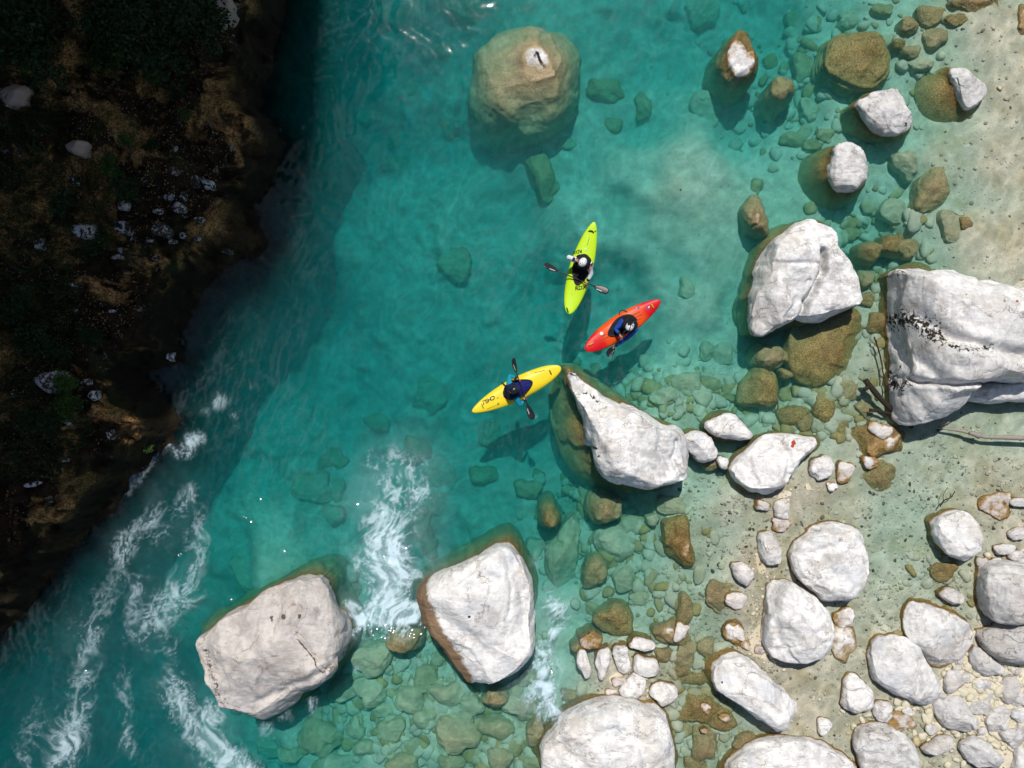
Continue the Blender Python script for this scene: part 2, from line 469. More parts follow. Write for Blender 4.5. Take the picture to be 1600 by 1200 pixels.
# foam: torn, stretched and curled by two rounds of warping
act = (foam_a + milk_a + 0.2 * chop) > 0.03
xa, ya = X[act], Y[act]
w1x = fbm(xa * 0.9, ya * 0.9, 0, 3, 61); w1y = fbm(xa * 0.9 + 31, ya * 0.9, 0, 3, 62)
x1, y1 = xa + 0.55 * w1x, (ya + 0.55 * w1y) * 0.62
w2x = fbm(x1 * 3.2, y1 * 3.2, 0, 3, 63); w2y = fbm(x1 * 3.2, y1 * 3.2 + 17, 0, 3, 64)
x2, y2 = x1 + 0.09 * w2x, y1 + 0.09 * w2y
n1 = fbm(x2 * 1.5, y2 * 1.5, 0, 5, 65, 0.62) * 0.5 + 0.5
n2 = fbm(x2 * 6.0, y2 * 6.0, 0, 4, 66, 0.7) * 0.5 + 0.5
rid = np.clip(1 - np.abs(fbm(x2 * 1.9, y2 * 1.9, 0, 4, 67, 0.6)) * 5.0, 0, 1)
rid2 = np.clip(1 - np.abs(fbm(x2 * 5.2, y2 * 5.2, 0, 4, 68, 0.66)) * 4.5, 0, 1)
fn = 0.48 * n1 + 0.24 * n2 + 0.20 * rid + 0.14 * rid2
fa, ma = foam_a[act], milk_a[act]
fil = np.maximum(rid ** 2.2, 0.8 * rid2 ** 2.2)
core = sstep(0.62, 1.0, fa + 0.75 * (n1 - 0.5) + 0.55 * (n2 - 0.5)) * (0.38 + 0.62 * sstep(0.40, 0.60, n2))
wisp = (0.15 * n2 + 0.85 * np.maximum(fil, rid2 ** 3)) * sstep(0.24, 0.78, fa + 0.9 * (n1 - 0.5)) * 0.9
mi = ma * (0.25 + 0.75 * sstep(0.3, 0.65, n1)) * (0.7 + 0.3 * rid2) * 0.36
ff = np.minimum(np.maximum(np.maximum(core, wisp), mi) * 0.9 * (0.72 + 0.28 * sstep(-8.2, -5.0, xa)), 4 * (fa + ma))  # left foam thinned here to stand in for weaker light
foam = np.zeros(X.shape); foam[act] = ff
# ripples and a caustic light pattern painted into the water tint
wob = fbm(X * 0.7, Y * 0.7, 0, 2, 71) * 0.7
wob2 = fbm(X * 0.7 + 9, Y * 0.7, 0, 2, 72) * 0.7
r1 = fbm((X + wob) * 2.6 + (Y + wob2) * 1.1, (Y + wob2) * 1.5, 0, 3, 8, 0.55)
r2 = fbm((X + wob2) * 6.5, (Y + wob) * 5.0, 0, 2, 9)
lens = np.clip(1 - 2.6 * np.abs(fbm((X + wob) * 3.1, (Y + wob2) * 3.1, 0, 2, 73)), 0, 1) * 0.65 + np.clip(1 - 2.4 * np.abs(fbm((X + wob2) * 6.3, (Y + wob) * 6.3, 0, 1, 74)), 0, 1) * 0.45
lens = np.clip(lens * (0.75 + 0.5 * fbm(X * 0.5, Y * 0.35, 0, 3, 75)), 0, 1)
rip = fbm(X * 0.8, Y * 0.6, 0, 2, 5) * 0.008 + r1 * (0.006 + 0.06 * chop) + r2 * (0.0025 + 0.016 * chop)
# thin lines of bubbles drawn out along the current
depth_ = -bed_smooth(X, Y)
fu = 0.36 * X + 0.93 * Y; fv = 0.93 * X - 0.36 * Y
sv = fv + 0.9 * fbm(X * 0.35, Y * 0.35, 0, 3, 81); su_ = fu + 0.6 * fbm(X * 0.5 + 5, Y * 0.5, 0, 2, 82)
stk = np.clip(1 - 7.0 * np.abs(fbm(sv * 2.6, su_ * 0.75, 0, 4, 83, 0.6)), 0, 1) ** 2
stk2 = np.clip(1 - 6.0 * np.abs(fbm(sv * 6.0, su_ * 2.0, 0, 3, 84, 0.6)), 0, 1) ** 2
patch_ = sstep(-0.05, 0.35, fbm(X * 0.3, Y * 0.3, 0, 3, 85))
strk = np.maximum(stk, 0.7 * stk2) * (0.25 + 0.75 * patch_) * sstep(1.0, 2.2, depth_)
foam = np.maximum(foam, 0.035 * strk)
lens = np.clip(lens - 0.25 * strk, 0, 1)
# rings that the boats send out
for (ax_, ay_), (bx2, by2) in (((888, 491), (928, 348)), ((914, 547), (1031, 470)), ((876, 574), (738, 643)), ((953, 553), (955, 556)), ((832, 655), (833, 657))):
    pa_, pb_ = P(ax_, ay_)[:2], P(bx2, by2)[:2]
    mx, my = (pa_[0] + pb_[0]) / 2, (pa_[1] + pb_[1]) / 2
    box = (np.abs(X - mx) < 3) & (np.abs(Y - my) < 3)
    dk_ = seg_dist(X[box], Y[box], [pa_, pb_]) - (0.26 if abs(ax_ - bx2) > 20 else 0.0)
    wv_ = np.cos(dk_ * 15 + 1.5 * fbm(X[box] * 1.2, Y[box] * 1.2, 0, 2, 88)) * np.exp(-np.abs(dk_) / 0.42)
    rip[box] += 0.010 * wv_
    lens[box] = np.clip(lens[box] + 0.55 * wv_, 0, 1)  # ring light and shade painted into the water tint as well
rip[act] += 0.10 * (fn - 0.4) * np.clip(fa * 1.2, 0, 1)
Z = water_h(X, Y) + rip * sstep(-0.02, 0.4, -bed_smooth(X, Y))
nx, ny = len(wx), len(wy)
V = np.stack([X, Y, Z], -1).reshape(-1, 3)
F = grid_faces(ny, nx)
# closed body of water: sides and floor
ring = np.concatenate([np.arange(nx), np.arange(1, ny) * nx + nx - 1, (ny - 1) * nx + np.arange(nx - 2, -1, -1), np.arange(ny - 2, 0, -1) * nx])
low = V[ring].copy(); low[:, 2] = -11.0
n0 = len(V); m = len(ring); k = np.arange(m)
skirt = np.stack([ring[(k + 1) % m], ring, n0 + k, n0 + (k + 1) % m], 1)
V = np.concatenate([V, low])
Q = np.concatenate([F, skirt]).astype(np.int32)
loops = np.concatenate([Q.ravel(), (n0 + k[::-1]).astype(np.int32)])
me = bpy.data.meshes.new('river_water')
me.vertices.add(len(V)); me.vertices.foreach_set('co', V.astype(np.float32).ravel())
me.loops.add(len(loops)); me.loops.foreach_set('vertex_index', loops)
me.polygons.add(len(Q) + 1)
me.polygons.foreach_set('loop_start', np.concatenate([np.arange(0, Q.size, 4), [Q.size]]).astype(np.int32))
me.update(calc_edges=True)
me.polygons.foreach_set('use_smooth', np.concatenate([np.ones(len(F), bool), np.zeros(len(skirt) + 1, bool)]))
zero = np.zeros(m)
for nm, arr in (('foam', foam), ('lens', lens)):
    a = me.attributes.new(nm, 'FLOAT', 'POINT')
    a.data.foreach_set('value', np.concatenate([arr.ravel(), zero]).astype(np.float32))
me.materials.append(M_WATER)
water = bpy.data.objects.new('river_water', me); COL.objects.link(water)
water['kind'] = 'structure'

# ------------------------------------------------------------------ left bank, with an unseen cliff and hill added to shade it
EDGE_PX = [(520,-900),(490,-420),(470,-240),(455,-100),(440,-20),(425,50),(415,100),(405,160),(425,190),(440,215),(432,245),(415,280),(400,310),(400,345),(412,370),(395,395),(360,415),(325,440),(300,465),(285,500),(272,530),(275,560),(240,572),(212,588),(238,612),(258,635),(265,655),(255,690),(225,730),(190,765),(165,800),(120,840),(100,870),(60,920),(20,970),(-20,1010),(-120,1080),(-300,1200),(-500,1400),(-700,1900)]
EDGE = [tuple(P(a, b, 0.5)[:2]) for a, b in EDGE_PX]
BANKPOLY = EDGE + [(-90, EDGE[-1][1]), (-90, EDGE[0][1])]

def ridge_h(Y):
    return 1.33 * np.interp(Y, [-40, -14, -6, -1.2, 1.3, 7.1, 10.7, 14.3, 18.7, 22.4, 26, 42], [2.5, 5.5, 9.2, 12.8, 14.6, 18.8, 21.5, 24.0, 28.5, 30.5, 32.0, 35.0])  # unseen added ridge, profile worked out from the shadow wanted on the bank

def bank_d(X, Y):
    d = seg_dist(X, Y, EDGE)
    return np.where(inside(X, Y, BANKPOLY), d, -d)

def bank_h(X, Y, d=None):
    if d is None:
        d = bank_d(X, Y)
    d = d + 0.40 * fbm(X * 1.3, Y * 1.3, 0, 3, 41) * sstep(-0.3, 0.8, d) + 0.22 * fbm(X * 3.5, Y * 3.5, 0, 3, 42, 0.6)
    h = np.where(d > 0, 1.15 * sstep(0, 0.75, d) + 0.42 * np.maximum(d - 0.4, 0), d * 3.2)
    dp = np.clip(d, 0, 3)
    h = h + fbm(X * 0.9, Y * 0.9, 0, 4, 43) * 0.34 * dp / (0.6 + dp)
    h = h + fbm(X * 2.4, Y * 2.4, 0, 5, 47, 0.62, True) * 0.30 * sstep(0.0, 0.8, d)
    h = h + fbm(X * 9, Y * 9, 0, 3, 49) * 0.05 * sstep(0.0, 0.8, d)
    out = sstep(-14.6, -19.0, X)
    crest = ridge_h(Y) + fbm(X * 0.5, Y * 0.5, 0, 4, 53) * 1.6 + fbm(X * 1.1, Y * 1.1, 0, 3, 57, 0.6) * 2.2
    h = h * (1 - out) + np.maximum(0.55 * crest, h) * out
    shade_hill = np.interp(X, [-60, -20, -14, -13, -11, -9.6, -9.0, -7.6, -6.6, -5.8, -5.2], [50, 44, 40, 37.5, 33.5, 30.0, 27.0, 23.5, 21.0, 16.0, 4.0])  # added unseen hill, heights shaped so its shadow covers the bank
    shade_hill = shade_hill + fbm(X * 0.8, Y * 0.8, 0, 4, 53) * 1.6 + fbm(X * 2.2, Y * 2.2, 0, 2, 57) * 0.8
    on = sstep(12.3, 16.5, Y) * sstep(0.0, 0.8, d)
    return np.where(on > 0.002, np.maximum(h, shade_hill * on), h)

def make_bank_mat():
    t = NT('shaded_bank_soil')
    p = t.pos()
    big = t.noise(p, 0.55, 4, 0.65, 0.5); mid = t.noise(p, 3.0, 5, 0.7, 0.4); fine = t.noise(p, 18.0, 4, 0.7)
    z = t.n('SeparateXYZ', {0: p}).outputs['Z']
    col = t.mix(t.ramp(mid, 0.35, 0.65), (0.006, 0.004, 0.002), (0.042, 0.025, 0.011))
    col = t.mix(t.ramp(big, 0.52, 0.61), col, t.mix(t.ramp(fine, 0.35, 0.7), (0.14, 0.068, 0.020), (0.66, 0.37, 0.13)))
    gr = t.ramp(t.noise(p, 0.75, 6, 0.65, 0.8), 0.54, 0.66)
    col = t.mix(t.math('MULTIPLY', gr, 0.5), col, t.mix(fine, (0.012, 0.025, 0.006), (0.05, 0.075, 0.018)))
    pale = t.math('MULTIPLY', t.ramp(t.noise(p, 1.9, 7, 0.75, 0.3), 0.60, 0.66), t.ramp(fine, 0.4, 0.6))
    col = t.mix(pale, col, (0.34, 0.31, 0.27))
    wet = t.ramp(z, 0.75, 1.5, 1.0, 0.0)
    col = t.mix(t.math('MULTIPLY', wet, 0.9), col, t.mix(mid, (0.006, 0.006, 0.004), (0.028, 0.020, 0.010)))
    return t.surf(col, 0.9, bump=t.math('ADD', mid, t.math('MULTIPLY', fine, 0.5)), spec=0.15, bstr=0.8, bdist=0.12)
M_BANK = make_bank_mat()
kx = np.concatenate([np.array([-90, -70, -55, -45, -38, -32, -28]), np.arange(-25, -14.4, 0.35), np.arange(-14.2, -3.4, 0.065)])
ky = np.concatenate([np.array([-40, -34, -28, -24, -21, -18, -16]), np.arange(-14, 12.6, 0.068), np.arange(12.7, 20, 0.2), np.arange(20, 60, 1.5)])
XX, YY = np.meshgrid(kx, ky)
DD = bank_d(XX, YY)
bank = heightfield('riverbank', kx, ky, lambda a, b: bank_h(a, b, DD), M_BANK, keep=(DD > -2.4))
bank['kind'] = 'structure'

# ------------------------------------------------------------------ boulders
ROCKPX = {}
def chaikin(poly, it=2):
    p = np.asarray(poly, float)
    for _ in range(it):
        q = np.roll(p, -1, 0)
        p = np.stack([0.82 * p + 0.18 * q, 0.18 * p + 0.82 * q], 1).reshape(-1, 2)
    return p

def resample(p, N):
    q = np.concatenate([p, p[:1]])
    s = np.concatenate([[0], np.cumsum(np.hypot(*np.diff(q, axis=0).T))])
    u = np.linspace(0, s[-1], N, endpoint=False)
    return np.stack([np.interp(u, s, q[:, 0]), np.interp(u, s, q[:, 1])], 1)

def ray_out(poly, c, dirs):
    """farthest hit of rays from c on the polygon"""
    a = poly - c; b = np.roll(a, -1, 0)
    best = np.zeros(len(dirs))
    for (ax, ay), (bx_, by_) in zip(a, b):
        ex, ey = bx_ - ax, by_ - ay
        den = dirs[:, 0] * ey - dirs[:, 1] * ex
        den = np.where(np.abs(den) < 1e-12, 1e-12, den)
        tt = (ax * ey - ay * ex) / den
        uu = (ax * dirs[:, 1] - ay * dirs[:, 0]) / den
        ok = (uu >= -1e-6) & (uu <= 1 + 1e-6) & (tt > 0)
        best = np.where(ok & (tt > best), tt, best)
    return best

def ell_poly(cx, cy, rx, ry, rot=0, seed=0, n=22, rough=0.10):
    r = np.random.default_rng(seed)
    ph = r.uniform(0, 6.28, 4); am = r.uniform(0.3, 1.0, 4)
    th = np.linspace(0, 2 * math.pi, n, endpoint=False)
    rr = 1 + rough * (am[0] * np.sin(2 * th + ph[0]) * 0.6 + am[1] * np.sin(3 * th + ph[1]) * 0.8 + am[2] * np.sin(5 * th + ph[2]) * 0.4 + am[3] * np.sin(4 * th + ph[3]) * 0.4)
    ex = 0.86
    x = np.sign(np.cos(th)) * np.abs(np.cos(th)) ** ex * rx * rr; y = np.sign(np.sin(th)) * np.abs(np.sin(th)) ** ex * ry * rr
    ca, sa = math.cos(math.radians(rot)), math.sin(math.radians(rot))
    return np.stack([cx + x * ca - y * sa, cy + x * sa + y * ca], 1)

def rock(name, top=None, base=None, h=0.5, ztop=None, zrim=None, wl=0.0, apex=None, res=1.0, n=2.9, tilt=(0, 0), planes=5, amp=0.05, seed=1,
         creases=(), bumps=(), stains=(), ochre=(), red=(), algae=1.0, tone=1.0, blush=0.0, strata=0.0, facet=0.13, lowcap=None, on_bank=False, zb=None):
    """top: outline of the part that stands out of the water; base: outline of the foot under water.  Pixels of the photo."""
    rg = np.random.default_rng(seed + 1000)
    sub = top is None
    out_px = np.asarray(base if sub else top, float)
    cpx = out_px.mean(0)
    g0 = P(cpx[0], cpx[1], 0)
    zbed = float(bank_h(np.array([g0[0]]), np.array([g0[1]]))[0]) if on_bank else float(bed_h(np.array([g0[0]]), np.array([g0[1]]))[0])
    if sub:
        for _ in range(2):
            g0 = P(cpx[0], cpx[1], zbed)
            zbed = float(bed_h(np.array([g0[0]]), np.array([g0[1]]))[0])
        size = max(np.ptp(out_px[:, 0]), np.ptp(out_px[:, 1])) * MPP
        zt = ztop if ztop is not None else zbed + 0.45 * size
        if lowcap:
            zt = min(zt, zbed + lowcap * size)
        zt = max(zt, zbed + 0.14 * size)
        zr = zbed + 0.22 * (zt - zbed)
        hh = zt - zr
        T = Parr(out_px, zr + 0.4 * hh)
    else:
        zr = wl + 0.02 if zrim is None else zrim
        if on_bank:
            for _ in range(3):
                g0 = P(cpx[0], cpx[1], zbed)
                zbed = float(bank_h(np.array([g0[0]]), np.array([g0[1]]))[0])
            zr = zbed + 0.05
        hh = h
        T = Parr(out_px, zr + 0.35 * hh)
    T = chaikin(T, 1)
    per = np.hypot(*np.diff(np.concatenate([T, T[:1]]), axis=0).T).sum()
    N = int(np.clip(per / 0.035 * res, 40, 340)); 
    T = resample(T, N)
    c = T.mean(0) if apex is None else np.array(P(apex[0], apex[1], zr + hh)[:2])
    zbase = min(zbed - 0.25, zr - 0.2) if zb is None else zb
    if sub or base is None:
        B = c + (T - c) * (1.06 if sub else 1.10 + 0.05 * min(1.0, -min(zbed, 0)))
    else:
        bp = chaikin(Parr(base, 0.5 * min(zbed, 0)))
        v = T - c; L = np.hypot(v[:, 0], v[:, 1])[:, None]
        rr = ray_out(bp, c, v / L)[:, None]
        B = c + v / L * np.maximum(rr, L * 1.01)
    R = 0.5 * math.sqrt(np.ptp(T[:, 0]) * np.ptp(T[:, 1]))
    Ms = max(5, int(N * 0.10)); Mc = max(12, int(N * 0.30))
    rows = []
    for j in range(Ms):
        u = j / Ms
        w = u ** 0.9 if not (base is not None and not sub) else u ** 1.25
        rows.append(np.concatenate([B + (T - B) * w, np.full((N, 1), zbase + (zr - zbase) * u)], 1))
    for j in range(Mc):
        a = 0.5 * math.pi * (j / Mc) ** 0.92
        s = math.cos(a) ** (2.0 / n); q = math.sin(a) ** (2.0 / n)
        xy = c + (T - c) * s
        zz = zr + hh * q * (1 + ((xy[:, 0] - c[0]) * tilt[0] + (xy[:, 1] - c[1]) * tilt[1]) / R)
        rows.append(np.concatenate([xy, zz[:, None]], 1))
    G = np.array(rows)                                   # rows x N x 3
    cap = sstep(zr - 0.25 * hh, zr + 0.3 * hh, G[..., 2])
    # flat faces knocked off the lump
    C3 = np.array([c[0], c[1], zr])
    for k in range(planes + 4):
        az = rg.uniform(0, 2 * math.pi); el = math.radians(rg.uniform(18, 80))
        nv = np.array([math.cos(az) * math.cos(el), math.sin(az) * math.cos(el), math.sin(el)])
        dd = (G - C3) @ nv
        cut = dd.max() - rg.uniform(0.05, 0.20) * R * (1.0 if el > 0.8 else 0.6)
        ov = np.maximum(dd - cut, 0)
        G = G - (ov * 0.88 * cap)[..., None] * nv
    for (bxp, byp, br, ba) in bumps:
        x0, y0, _ = P(bxp, byp, zr + hh)
        G[..., 2] += ba * np.exp(-((G[..., 0] - x0) ** 2 + (G[..., 1] - y0) ** 2) / (2 * (br * MPP) ** 2)) * cap
    # noise along the normal
    du = np.roll(G, -1, 1) - np.roll(G, 1, 1)
    dv = np.empty_like(G); dv[1:-1] = G[2:] - G[:-2]; dv[0] = G[1] - G[0]; dv[-1] = G[-1] - G[-2]
    nn = np.cross(du, dv); nn /= (np.linalg.norm(nn, axis=-1, keepdims=True) + 1e-9)
    x, y, z = G[..., 0] / R, G[..., 1] / R, G[..., 2] / R
    so = seed * 3.17
    dsp = amp * R * 1.5 * fbm(x * 1.2 + so, y * 1.2, z * 1.2, 3, seed) + amp * R * 0.55 * fbm(x * 3.1, y * 3.1 + so, z * 3.1, 4, seed + 9, 0.55, True)
    dsp = dsp + 0.012 * min(1, R) * fbm(G[..., 0] * 7, G[..., 1] * 7, G[..., 2] * 7, 3, seed + 20, 0.6)
    ns = 12 if N < 120 else 30
    sp = rg.uniform(-1, 1, (ns, 3)) * np.array([np.ptp(T[:, 0]) * .55, np.ptp(T[:, 1]) * .55, 0.7 * hh]) + np.array([c[0], c[1], zr + 0.5 * hh])
    sn = rg.normal(0, 1, (ns, 3)); sn /= np.linalg.norm(sn, axis=1)[:, None]
    wsum = 0.0; fsum = 0.0
    wq = np.stack([fbm(x * 2.5, y * 2.5, z * 2.5 + q, 2, seed + 50 + q) for q in range(3)], -1) * 0.14 * R
    for q in range(ns):
        dv_ = G + wq - sp[q]
        w_ = np.exp(-np.clip(30.0 * (dv_ ** 2).sum(-1) / (R * R), 0, 60)) + 1e-14
        wsum = wsum + w_; fsum = fsum + w_ * (dv_ @ sn[q])
    dsp = dsp + facet * np.clip(fsum / wsum, -0.3 * R, 0.3 * R)
    if strata:
        dsp = dsp + strata * np.sin(G[..., 2] * 42 + 2 * fbm(x, y, z, 2, 3))
    fade = np.ones(len(rows)); fade[0] = 0.3
    wnear = sstep(0, 0.5, np.hypot(G[..., 0] - c[0], G[..., 1] - c[1]) / R) * 0.7 + 0.3
    G = G + nn * (dsp * fade[:, None] * wnear)[..., None]
    for (line, wd, dp) in creases:
        pl = [tuple(P(a, b, zr + hh * 0.8)[:2]) for a, b in line]
        wob = 0.05 * fbm(G[..., 0] * 4, G[..., 1] * 4, 0, 3, seed + 2)
        d = seg_dist(G[..., 0] + wob, G[..., 1] - wob, pl)
        G[..., 2] -= dp * np.exp(-(d / wd) ** 2) * cap
    tipz = G[-1, :, 2].mean()
    V = np.concatenate([G.reshape(-1, 3), [[c[0], c[1], tipz]]])
    F = grid_faces(len(rows), N, True)
    last = (len(rows) - 1) * N; ti = len(V) - 1
    fl = F.tolist() + [(last + i, last + (i + 1) % N, ti) for i in range(N)]
    loc = np.array([c[0], c[1], max(zbase, -11)])
    at = {}
    for nm, L in (('stain', stains), ('ochre', ochre), ('red', red)):
        if len(L):
            s = np.zeros(len(V))
            for it in L:
                if isinstance(it[0], tuple):
                    pl = [tuple(P(a, b, zr + hh * 0.7)[:2]) for a, b in it[0]]
                    d = seg_dist(V[:, 0], V[:, 1], pl); s = np.maximum(s, it[2] * (0.72 if it[1] > 3.6 else 1.0) * np.exp(-(d / (it[1] * MPP)) ** 2))
                else:
                    x0, y0, _ = P(it[0], it[1], zr + hh * 0.7)
                    s = np.maximum(s, it[3] * np.exp(-((V[:, 0] - x0) ** 2 + (V[:, 1] - y0) ** 2) / (it[2] * MPP) ** 2))
            at[nm] = s
    me = bpy.data.meshes.new(name)
    me.from_pydata((V - loc).tolist(), [], fl)
    me.polygons.foreach_set('use_smooth', np.ones(len(fl), bool))
    for k2, v2 in at.items():
        a = me.attributes.new(k2, 'FLOAT', 'POINT'); a.data.foreach_set('value', v2.astype(np.float32))
    me.materials.append(M_ROCK)
    o = bpy.data.objects.new(name, me); COL.objects.link(o)
    o.location = loc
    o['waterline'] = float(wl) if not on_bank else -50.0
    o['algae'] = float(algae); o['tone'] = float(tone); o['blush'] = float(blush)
    ROCKPX[o.name] = (float(cpx[0]), float(cpx[1]), float(np.ptp(out_px[:, 0])), float(np.ptp(out_px[:, 1])))
    return o

LAND = {}      # short phrases for landmarks that other labels refer to
def hero(key, phrase, label, **kw):
    o = rock('boulder', **kw)
    tag(o, label, 'boulder')
    if phrase:
        LAND[o.name] = phrase
    return o

hero('b1', 'the grey cracked boulder', 'big grey white angular boulder with a dark crack, left of the white chute', h=1.5, wl=0.06, seed=3, facet=0.16, n=4.2, planes=6, amp=0.045, res=1.1, tone=0.76, blush=0.2,
     top=[(308,996),(340,972),(380,945),(420,917),(470,900),(500,897),(518,915),(525,950),(540,985),(545,1015),(525,1045),(490,1070),(465,1085),(455,1103),(425,1120),(400,1132),(370,1122),(350,1115),(340,1085),(325,1060),(310,1030)],
     base=[(300,992),(330,965),(375,935),(415,907),(470,890),(505,889),(528,912),(538,950),(552,985),(556,1018),(535,1052),(500,1080),(470,1098),(460,1112),(428,1128),(400,1136),(362,1128),(340,1118),(330,1085),(316,1060),(302,1030)],
     creases=[([(468,988),(480,1003),(494,1022),(510,1045)], 0.022, 0.12), ([(510,1045),(530,1030),(544,1012)], 0.06, 0.10), ([(400,1100),(430,1090),(465,1068),(500,1050)], 0.12, 0.14), ([(350,980),(390,1000),(410,1040)], 0.25, 0.10)],
     bumps=[(380,1000,45,0.12), (490,940,30,0.15), (420,1100,30,-0.18)],
     stains=[(((310,998),(318,1030),(332,1062),(345,1095),(352,1115)), 11, 0.95), (428,962,4,1.3), (450,957,5,1.3), (473,958,4,1.2), (((470,992),(481,1006),(495,1024),(508,1045)), 1.5, 1.1), (((508,1046),(525,1038),(543,1015)), 5, 1.0), (((455,1100),(480,1080),(505,1060)), 5, 0.9), (500,898,8,0.7)])
hero('b2', 'the boulder right of the chute', 'tall white boulder with a brown wet flank, right of the white chute', h=1.9, wl=0.04, seed=5, n=3.1, planes=5, amp=0.04, res=1.1, apex=(765,950),
     top=[(658,912),(695,890),(745,868),(775,850),(795,845),(810,860),(822,885),(833,910),(836,960),(834,1015),(815,1045),(785,1065),(760,1076),(732,1072),(706,1036),(680,998),(656,962),(646,930)],
     base=[(637,915),(665,890),(720,866),(780,842),(803,842),(830,882),(842,930),(842,1020),(800,1070),(755,1082),(726,1078),(695,1045),(660,1005),(638,955)],
     creases=[([(690,965),(720,985),(745,1005),(770,1030)], 0.30, 0.16), ([(800,880),(815,930),(820,1000)], 0.10, 0.08), ([(790,870),(800,930),(790,1010)], 0.06, 0.05)],
     bumps=[(760,920,40,0.25), (735,1000,30,-0.12)], ochre=[(((650,915),(656,945),(672,985),(696,1025),(720,1066)), 21, 1.25)], stains=[(734,958,3,1.2), (((832,1010),(815,1042),(790,1062)), 4, 0.75)])
hero('b3', 'the teardrop boulder', 'long white teardrop boulder with its tip at the bow of the yellow kayak', h=1.5, seed=8, n=2.7, planes=4, amp=0.04, res=1.2, apex=(985,700),
     top=[(890,575),(905,588),(945,620),(985,638),(1020,655),(1040,668),(1062,668),(1075,690),(1080,720),(1080,752),(1050,758),(1010,768),(975,762),(945,752),(925,730),(918,690),(908,650),(897,620),(888,600)],
     base=[(876,565),(900,566),(925,585),(965,612),(1010,640),(1060,658),(1088,695),(1088,758),(1010,778),(960,776),(905,755),(878,715),(862,660),(856,620),(862,585)],
     creases=[([(1035,670),(1030,705),(1045,740)], 0.10, 0.12), ([(1060,690),(1055,720),(1068,748)], 0.07, 0.12), ([(905,640),(935,700),(955,745)], 0.16, 0.10)],
     bumps=[(985,670,45,0.12), (1055,725,24,-0.15), (915,605,20,-0.35)], ochre=[(((882,575),(893,625),(905,665),(914,705),(930,742)), 9, 1.0), (((884,566),(905,580),(930,604)), 5, 0.8)], stains=[(((912,612),(925,618),(938,630)), 5, 1.05), (930,700,4,0.95), (935,712,3,0.9)])
hero('b4', 'the white two-lobed boulder', 'large white two-lobed boulder split by a deep cleft, right of the kayaks', h=1.3, seed=13, n=3.0, planes=5, amp=0.05, res=1.1,
     top=[(1185,420),(1205,372),(1240,347),(1275,343),(1303,358),(1308,385),(1335,415),(1348,450),(1348,475),(1320,490),(1290,503),(1262,502),(1244,498),(1218,520),(1195,528),(1178,520),(1172,490),(1174,465),(1187,440)],
     base=[(1163,480),(1168,430),(1182,385),(1203,358),(1238,340),(1280,338),(1312,352),(1320,385),(1344,410),(1356,450),(1354,480),(1322,495),(1290,506),(1255,506),(1222,530),(1192,536),(1172,528)],
     creases=[([(1288,392),(1288,425),(1278,448),(1265,470),(1258,495)], 0.08, 0.42), ([(1195,408),(1240,412),(1285,410)], 0.06, 0.07), ([(1300,370),(1310,395)], 0.1, 0.15)],
     bumps=[(1235,400,35,0.18), (1320,455,24,0.10), (1215,480,30,0.10)], ochre=[(((1200,370),(1183,420),(1172,465),(1170,500),(1185,528)), 7, 1.0)])
hero('b5', 'the round olive sunken boulder', 'round olive boulder under clear shallow water below the two-lobed white one', seed=15, base=[(1240,505),(1300,485),(1346,478),(1352,520),(1346,560),(1322,590),(1282,606),(1246,597),(1231,570),(1234,535)], ztop=-0.10, n=2.9, planes=2, amp=0.03)
hero('b6', 'the huge right edge boulder', 'huge grey white boulder with black lichen at the right edge', h=2.1, seed=17, n=3.3, planes=5, amp=0.045, res=1.1, tone=0.9,
     top=[(1400,418),(1440,412),(1500,430),(1545,438),(1600,445),(1660,460),(1700,530),(1670,592),(1600,598),(1560,597),(1520,600),(1500,615),(1480,650),(1450,665),(1425,668),(1410,655),(1402,620),(1400,560),(1396,500),(1399,450)],
     base=[(1399,415),(1440,409),(1502,427),(1600,442),(1665,458),(1708,530),(1676,598),(1600,602),(1522,604),(1502,618),(1482,654),(1450,669),(1424,672),(1407,657),(1398,620),(1396,560),(1393,500),(1396,450)],
     creases=[([(1415,450),(1430,480),(1450,500),(1480,530),(1530,545),(1600,555)], 0.15, 0.28), ([(1400,570),(1430,585),(1450,597),(1490,602),(1540,598)], 0.07, 0.35), ([(1425,490),(1445,560),(1470,590)], 0.12, 0.22)],
     bumps=[(1500,470,45,0.18), (1500,570,40,0.20), (1440,640,28,-0.45), (1415,520,20,-0.3)],
     stains=[(((1408,420),(1430,420)), 10, 1.0), (((1405,470),(1408,520),(1414,570),(1422,600)), 20, 1.2), (((1425,495),(1445,510),(1455,530)), 20, 1.2), (((1450,535),(1490,548),(1530,545)), 12, 0.95), (((1422,585),(1420,625)), 4, 1.1), (1590,475,5,0.9), (1400,600,8,0.8)], red=[(1575,473,2.2,1.0)], ochre=[(1555,473,4,0.7), (1580,570,5,0.5)])
hero('b6b', None, 'low shaded rock ledge at the foot of the huge right edge boulder', h=0.55, seed=19, n=3.2, planes=3, tone=0.9,
     top=[(1500,606),(1540,596),(1610,592),(1660,600),(1640,622),(1600,628),(1545,630),(1512,626)])
hero('b7', 'the great sunken boulder', 'great yellow brown sunken boulder near the top with a pale dry tip', seed=23, n=2.5, planes=3, amp=0.05, res=1.0, apex=(835,84), ztop=0.12, algae=0.65, tone=0.98,
     base=[(742,80),(775,48),(820,43),(880,52),(908,85),(908,130),(894,190),(850,220),(800,222),(755,206),(735,170),(733,120)], bumps=[(836,82,26,0.34)],
     stains=[(((775,120),(768,85),(795,58)), 22, 1.05), (((860,140),(890,120)), 12, 0.8), (((838,95),(845,112),(870,128)), 3.5, 1.3), (800,120,5,1.2), (815,170,4,1.1), (820,70,3,1.2), (875,130,5,1.1)], ochre=[(805,100,22,0.5)])
